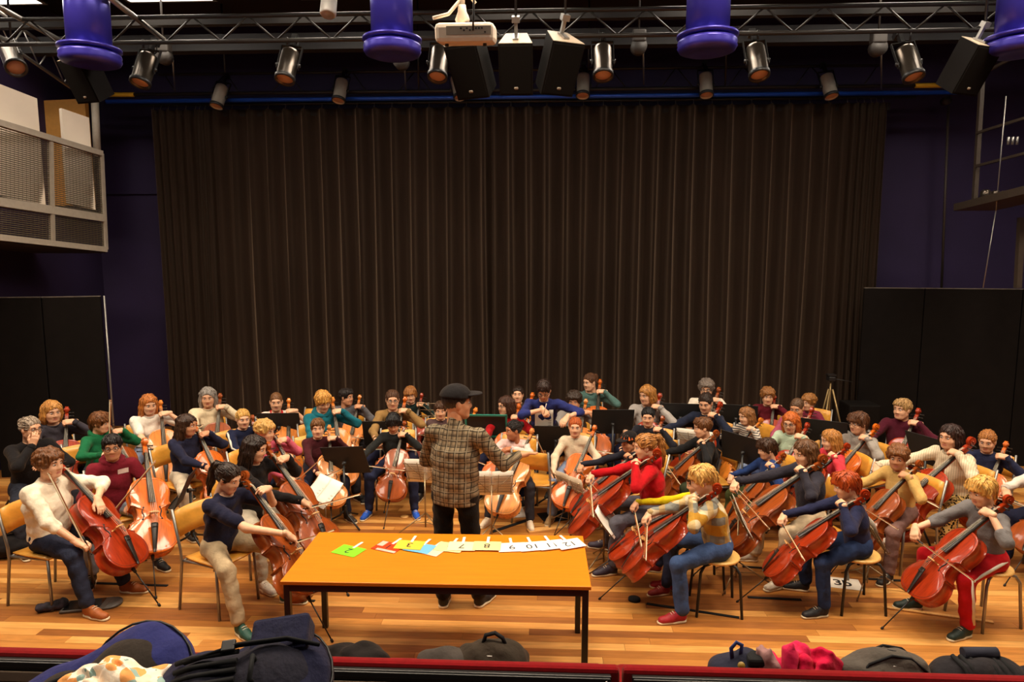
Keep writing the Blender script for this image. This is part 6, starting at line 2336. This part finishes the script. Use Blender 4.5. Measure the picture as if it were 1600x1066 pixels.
# tablet and pencil case
o = empty('tablet', (-3.705, 5.090, 0.000), math.radians(14))
tag(o, 'grey tablet with black screen lying on floor at front left', 'tablet')
MB().box((0, 0, .012), (.34, .19, .02), bev=.008).lathe([(.0005, .003), (.095, .003), (.095, .02), (.0005, .02)], 20, (.17, 0, 0)).build('case', mat('tablet_grey', rgb(92, 86, 80), rough=.4, noise=.05), o)
MB().box((-.015, 0, .0235), (.27, .155, .003)).build('screen', mat('tablet_glass', (.008, .008, .009, 1), rough=.12, noise=.02), o)
F_ = Field((-.14, -.07, 0), (.14, .07, .09), .007)
F_.cone((-.08, 0, .032), (.08, .01, .034), .032, .034, .02, squash=((0, 1, 0), 1.3)).ell((.07, .02, .05), (.05, .04, .03), .02).ripple(.004, .06, 3).cut_plane((0, 0, .001), (0, 0, -1))
o = link('pencil_case', np_mesh('pencil_case', *F_.mesh()), None, mat('printed_canvas', rgb(46, 40, 52), rough=.8, noise=.9, nscale=22))
o.matrix_world = Matrix.Translation((-3.952, 5.017, 0.000)) @ Matrix.Rotation(math.radians(20), 4, 'Z')
tag(o, 'dark patterned pencil case beside the tablet on the floor', 'pencil case')
def soft_bag(loc, dims, rz, label, color, seed, handle=True, name='bag', cat='bag', mesh_h=.012, strap_dir=1):
    w, d, h = dims
    F_ = Field((-w * .62, -d * .62, 0), (w * .62, d * .62, h * 1.15), mesh_h)
    F_.cone((-w * .3, 0, h * .42), (w * .3, 0, h * .42), h * .42, h * .40, .04, squash=((0, 1, 0), d / h))
    F_.ell((w * .05, 0, h * .6), (w * .34, d * .34, h * .38), .08)
    F_.ripple(.010, .14, seed).cut_plane((0, 0, .002), (0, 0, -1))
    t = empty(name, loc, math.radians(rz))
    tag(t, label, cat)
    link('bag_body', np_mesh('bag_body', *F_.mesh()), t, M_CLOTH, color)
    if handle:
        MB().tube([(-w * .12, 0, h * .9), (-w * .08, 0, h * 1.12), (w * .05, 0, h * 1.18), (w * .16, 0, h * 1.06), (w * .2, 0, h * .88)], .012, 7).build('handle', M_RUBBER, t)
    zl = []
    for q in range(9):
        a = math.radians(-60 + 15 * q)
        zl.append((math.sin(a) * w * .33, -d * .30 * math.cos(a) - .0, h * (.62 + .18 * math.cos(a))))
    MB().tube(zl, .006, 5).build('zip', M_STEEL, t)
    return t
soft_bag((-5.065, 5.990, 0.000), (.42, .3, .2), 10, 'black soft bag on floor under the woman in black', rgb(22, 20, 22), 4)

# ================================================================== front-row benches, cases and bags
M_VELVET = mat('red_velvet', rgb(118, 4, 14), rough=.9, noise=.12, nscale=30, sheen=.15, spec=.1)
BENCH_Y = 3.2
def bench(x0, x1, zt, label):
    t = empty('seat_bench', ((x0 + x1) / 2, BENCH_Y, 0))
    tag(t, label, 'bench', 'red front row benches')
    w = x1 - x0
    MB().box((0, .03, zt - .2), (w, .06, .40), bev=.02).build('velvet_backrest', M_VELVET, t)
    MB().box((0, .38, .39), (w - .04, .46, .12), bev=.04).build('seat_cushion', M_VELVET, t)
    MB().box((0, -.008, zt - .21), (w - .09, .03, .37), bev=.005).build('back_panel', mat('black_plastic_panel', (.011, .010, .010, 1), rough=.35, noise=.1), t)
    MB().box((0, -.028, zt - .045), (w - .1, .014, .03), bev=.004).build('panel_lip', MATS['black_plastic_panel'], t)
    MB().box((0, -.032, zt - .11), (w - .1, .012, .055), bev=.004).build('wood_strip', mat('pale_grey_strip', rgb(142, 120, 100), rough=.5, noise=.06), t) if x0 < -1 else None
    for q in range(3):
        MB().lathe([(.0005, 0), (.006, 0), (.006, .004), (.0005, .005)], 8, (-w / 2 + .07 + q * (w / 2 - .07), -.036, zt - .045), R=Matrix.Rotation(math.pi / 2, 3, 'X')).build('screw', M_CHROME, t)
    for s_ in (-1, 1):
        MB().box((s_ * (w / 2 - .15), .25, .165), (.06, .4, .33), bev=.01).build('leg', M_BLACK, t)
bench(-3.6, .388, .783, 'red velvet bench back on the left below the table')
bench(.402, 3.4, .783, 'red velvet bench back on the right of the gap')
struct(MB().box((-.3, 1.4, .3), (15.8, 3.1, .6)).build('trim_1', mat('tier_carpet', rgb(40, 30, 30), rough=.95, noise=.1)))
struct(MB().box((-.3, 2.925, -.06), (15.8, .06, .08)).build('trim_2', MATS['tier_carpet']))

soft_bag((-1.082, 3.560, 0.449), (.46, .26, .20), 0, 'flat black bag on the left bench under the table', rgb(26, 22, 22), 5, handle=False).location.z = .45
soft_bag((-0.528, 3.560, 0.466), (.36, .24, .19), 0, 'low dark grey bag in the middle of the left bench', rgb(64, 58, 54), 6, handle=False).location.z = .45
soft_bag((-0.284, 3.580, 0.460), (.40, .26, .245), 0, 'dark olive backpack with loop handle on the left bench', rgb(50, 42, 34), 7).location.z = .45
rk = soft_bag((1.091, 3.550, 0.523), (.30, .22, .24), 0, 'navy rucksack with blue strap on the right bench', rgb(38, 40, 56), 8, handle=False)
rk.location.z = .45
MB().tube([(-.06, -.03, .20), (-.07, -.03, .27), (-.04, -.02, .30), (-.01, -.02, .285), (-.02, -.03, .22)], .012, 7, sx=.4).build('blue_strap', mat('blue_webbing', rgb(40, 58, 112), rough=.8, noise=.1), rk)
MB().lathe([(.0005, 0), (.02, 0), (.02, .004), (.0005, .005)], 12, (-.03, -.09, .21), R=Matrix.Rotation(math.radians(70), 3, 'X')).build('badge', mat('brass_badge', rgb(150, 122, 50), rough=.4, noise=.1), rk)
MB().box((.07, -.03, .215), (.12, .1, .05), bev=.015).build('pocket', M_RUBBER, rk)
gc = soft_bag((1.858, 3.550, 0.546), (.44, .26, .275), 0, 'grey padded instrument case on the right bench', rgb(80, 74, 68), 9, handle=False)
gc.location.z = .45
for q in range(3):
    MB().tube([(-.17 + .01 * q, -.08 + .05 * q, .16), (-.12, -.07 + .05 * q, .225), (.0, -.06 + .05 * q, .27), (.10, -.06 + .05 * q, .255), (.19, -.06 + .05 * q, .18)], .007, 6).build('seam', M_RUBBER, gc)
bc = soft_bag((2.355, 3.550, 0.562), (.56, .26, .235), 0, 'black ribbed instrument case at the right end of the bench', rgb(36, 34, 38), 10, handle=False)
bc.location.z = .45
for q in range(7):
    MB().tube([(-.10 + .04 * q, -.11, .13), (-.12 + .04 * q, -.06, .21), (-.14 + .04 * q, .02, .235)], .012, 6).build('rib', M_RUBBER, bc)
MB().tube([(-.08, .03, .245), (.10, .03, .25)], [.03, .03], 10).build('rolled_pad', mat('navy_padding', rgb(30, 32, 48), rough=.85, noise=.1), bc)
soft_bag((2.682, 3.500, 0.605), (.40, .26, .22), 0, 'dark coat bundle at the very right bench end', rgb(30, 30, 40), 12, handle=False).location.z = .45
def crumple(loc, dims, label, material, color, seed, name, cat):
    F_ = Field((-dims[0], -dims[1], 0), (dims[0], dims[1], dims[2] * 1.6), .009)
    r = random.Random(seed)
    for q in range(8):
        F_.ell((r.uniform(-.6, .6) * dims[0], r.uniform(-.5, .5) * dims[1], dims[2] * r.uniform(.3, .8)), (dims[0] * r.uniform(.2, .4), dims[1] * r.uniform(.25, .45), dims[2] * r.uniform(.3, .5)), .03)
    F_.ripple(.010, .10, seed).cut_plane((0, 0, .001), (0, 0, -1))
    o = link(name, np_mesh(name, *F_.mesh()), None, material, color)
    o.location = loc
    return tag(o, label, cat)
o = crumple((1.360, 3.550, 0.531), (.15, .12, .27), 'bright pink scarf heaped on the right bench', M_CLOTH, rgb(206, 36, 80), 3, 'pink_scarf', 'scarf')
o.location.z = .45
o = crumple((1.496, 3.500, 0.568), (.16, .12, .24), 'crimson jacket lying right of the pink scarf', M_CLOTH, rgb(190, 16, 60), 5, 'crimson_jacket', 'jacket')
o.location.z = .45
o = crumple((1.205, 3.500, 0.559), (.08, .09, .25), 'small grey-pink cloth between rucksack and pink scarf', M_CLOTH, rgb(150, 112, 110), 6, 'folded_cloth', 'cloth')
o.location.z = .45

# soft cello cases lying over the seats at the lower left
def cello_case(loc, rot, label, colA, colB, seed, pocket, sc=1.0):
    F_ = Field((-.30, -.05, -.22), (.30, 1.35, .22), .016)
    F_.ell((0, .22, 0), (.25, .24, .16), 0).ell((0, .56, 0), (.205, .22, .15), .12).cone((0, .7, .0), (0, 1.2, -.02), .11, .085, .1)
    F_.ripple(.006, .2, seed)
    t = empty('cello_case')
    t.matrix_world = Matrix.Translation(loc) @ rot @ Matrix.Scale(sc, 4)
    tag(t, label, 'cello case', 'soft cello cases')
    body = link('case_body', np_mesh('case_body', *F_.mesh()), t, M_CLOTH, colA)
    # inset black panel and ribs on the top
    G = Field((-.25, .0, 0), (.25, .75, .2), .014)
    G.ell((0, .24, .06), (.195, .195, .13), 0).ell((0, .52, .05), (.16, .175, .13), .08)
    link('padded_panel', np_mesh('padded_panel', *G.mesh()), t, M_CLOTH, colB)
    for q in range(6):
        x = -.10 + q * .04
        MB().tube([(x, .36, .178), (x, .46, .178), (x, .56, .176), (x, .64, .150)], .012, 6).build('rib', M_RUBBER, t)
    zp = []
    for q in range(25):
        a = q / 24 * 2 * math.pi
        zp.append((.254 * math.cos(a), .22 + .244 * math.sin(a), 0.03))
    MB().tube(zp, .006, 5, caps=False).build('zip', M_BLACK, t)
    if pocket:
        MB().box((.17, .20, .09), (.17, .26, .13), bev=.02).build('pocket', M_CLOTH, t, colA)
        for s_ in (-1, 1):
            MB().tube([(s_ * .10, .02, .12), (s_ * .12, .15, .185), (s_ * .12, .36, .195), (s_ * .09, .60, .165)], [.014, .018, .018, .014], 8, sx=.5).build('shoulder_strap', M_RUBBER, t)
        for s_ in (-1, 1):
            MB().box((s_ * .12, .40, .20), (.05, .06, .02), bev=.005).build('buckle', M_BLACK, t)
    MB().tube([(-.04, .28, .17), (-.05, .28, .215), (.05, .28, .215), (.04, .28, .17)], .011, 7).build('grip_handle', M_RUBBER, t)
    return t
def frame(yc, zc_):
    y = V(yc).normalized()
    z = V(zc_)
    z = (z - y * z.dot(y)).normalized()
    return mx_from(y.cross(z), y, z, (0, 0, 0))
R1 = frame((-.93, -.22, -.30), (-.05, -.84, .54))
c1 = V((-1.796, 2.780, 0.926))
cello_case(c1 - (R1 @ V((0, .22, 0))), R1, 'royal blue soft cello case with black ribbed panel at lower left', rgb(40, 44, 98), rgb(44, 38, 34), 21, False)
R2_ = frame((-.95, -.12, -.12), (.05, -.55, .83))
c2 = V((-1.099, 2.500, 1.117))
cello_case(c2 - (R2_ @ V((0, .24, .02))), R2_, 'dark navy soft cello case with pocket and straps at lower left', rgb(30, 32, 56), rgb(34, 34, 46), 22, True, .9)
def b_floral(nt, tc, sp):
    v = nt.nodes.new('ShaderNodeTexVoronoi')
    v.inputs['Scale'].default_value = 17
    nt.links.new(tc.outputs['Object'], v.inputs['Vector'])
    sx = nt.nodes.new('ShaderNodeSeparateColor')
    nt.links.new(v.outputs['Color'], sx.inputs[0])
    c = nmix(nt, nmath(nt, 'GREATER_THAN', sx.outputs[0], .55), rgb(246, 222, 196), rgb(238, 164, 96))
    c = nmix(nt, nmath(nt, 'GREATER_THAN', sx.outputs[1], .80), c, rgb(150, 178, 170))
    return nmix(nt, nmath(nt, 'GREATER_THAN', v.outputs['Distance'], .62), c, rgb(248, 232, 212))
M_FLORAL = pattern_mat('peach_floral_cotton', b_floral)
vs_, fs_ = [], []
nu, nv = 46, 30
for i in range(nu):
    for j in range(nv):
        u, w = i / (nu - 1) * 2 - 1, j / (nv - 1) * 2 - 1
        dome = max(0, 1 - (u * u) ** 1.2) ** .6 * max(0, 1 - (w * w) ** 1.2) ** .5
        fold = abs(math.sin(u * 7 + 2.2 * math.sin(w * 3 + u * 2))) * .5 + abs(math.sin(w * 6 + 1.7 * math.sin(u * 5))) * .4
        bumps = .5 + .5 * math.sin(u * 4.2 + 1.1)
        vs_.append((u * .20 + .02 * math.sin(w * 7), w * .13 + .015 * math.sin(u * 9), dome * (.035 + .075 * bumps + .055 * fold)))
for i in range(nu - 1):
    for j in range(nv - 1):
        a = i * nv + j
        fs_.append((a, a + nv, a + nv + 1, a + 1))
o = link('floral_garment', np_mesh('floral_garment', vs_, fs_), None, M_FLORAL)
o.location = (-1.673, 2.360, 1.139)
o.rotation_euler = (math.radians(20), 0, math.radians(6))
so = o.modifiers.new('thick', 'SOLIDIFY')
so.thickness = .004
tag(o, 'peach floral garment crumpled on the blue cello case', 'garment')
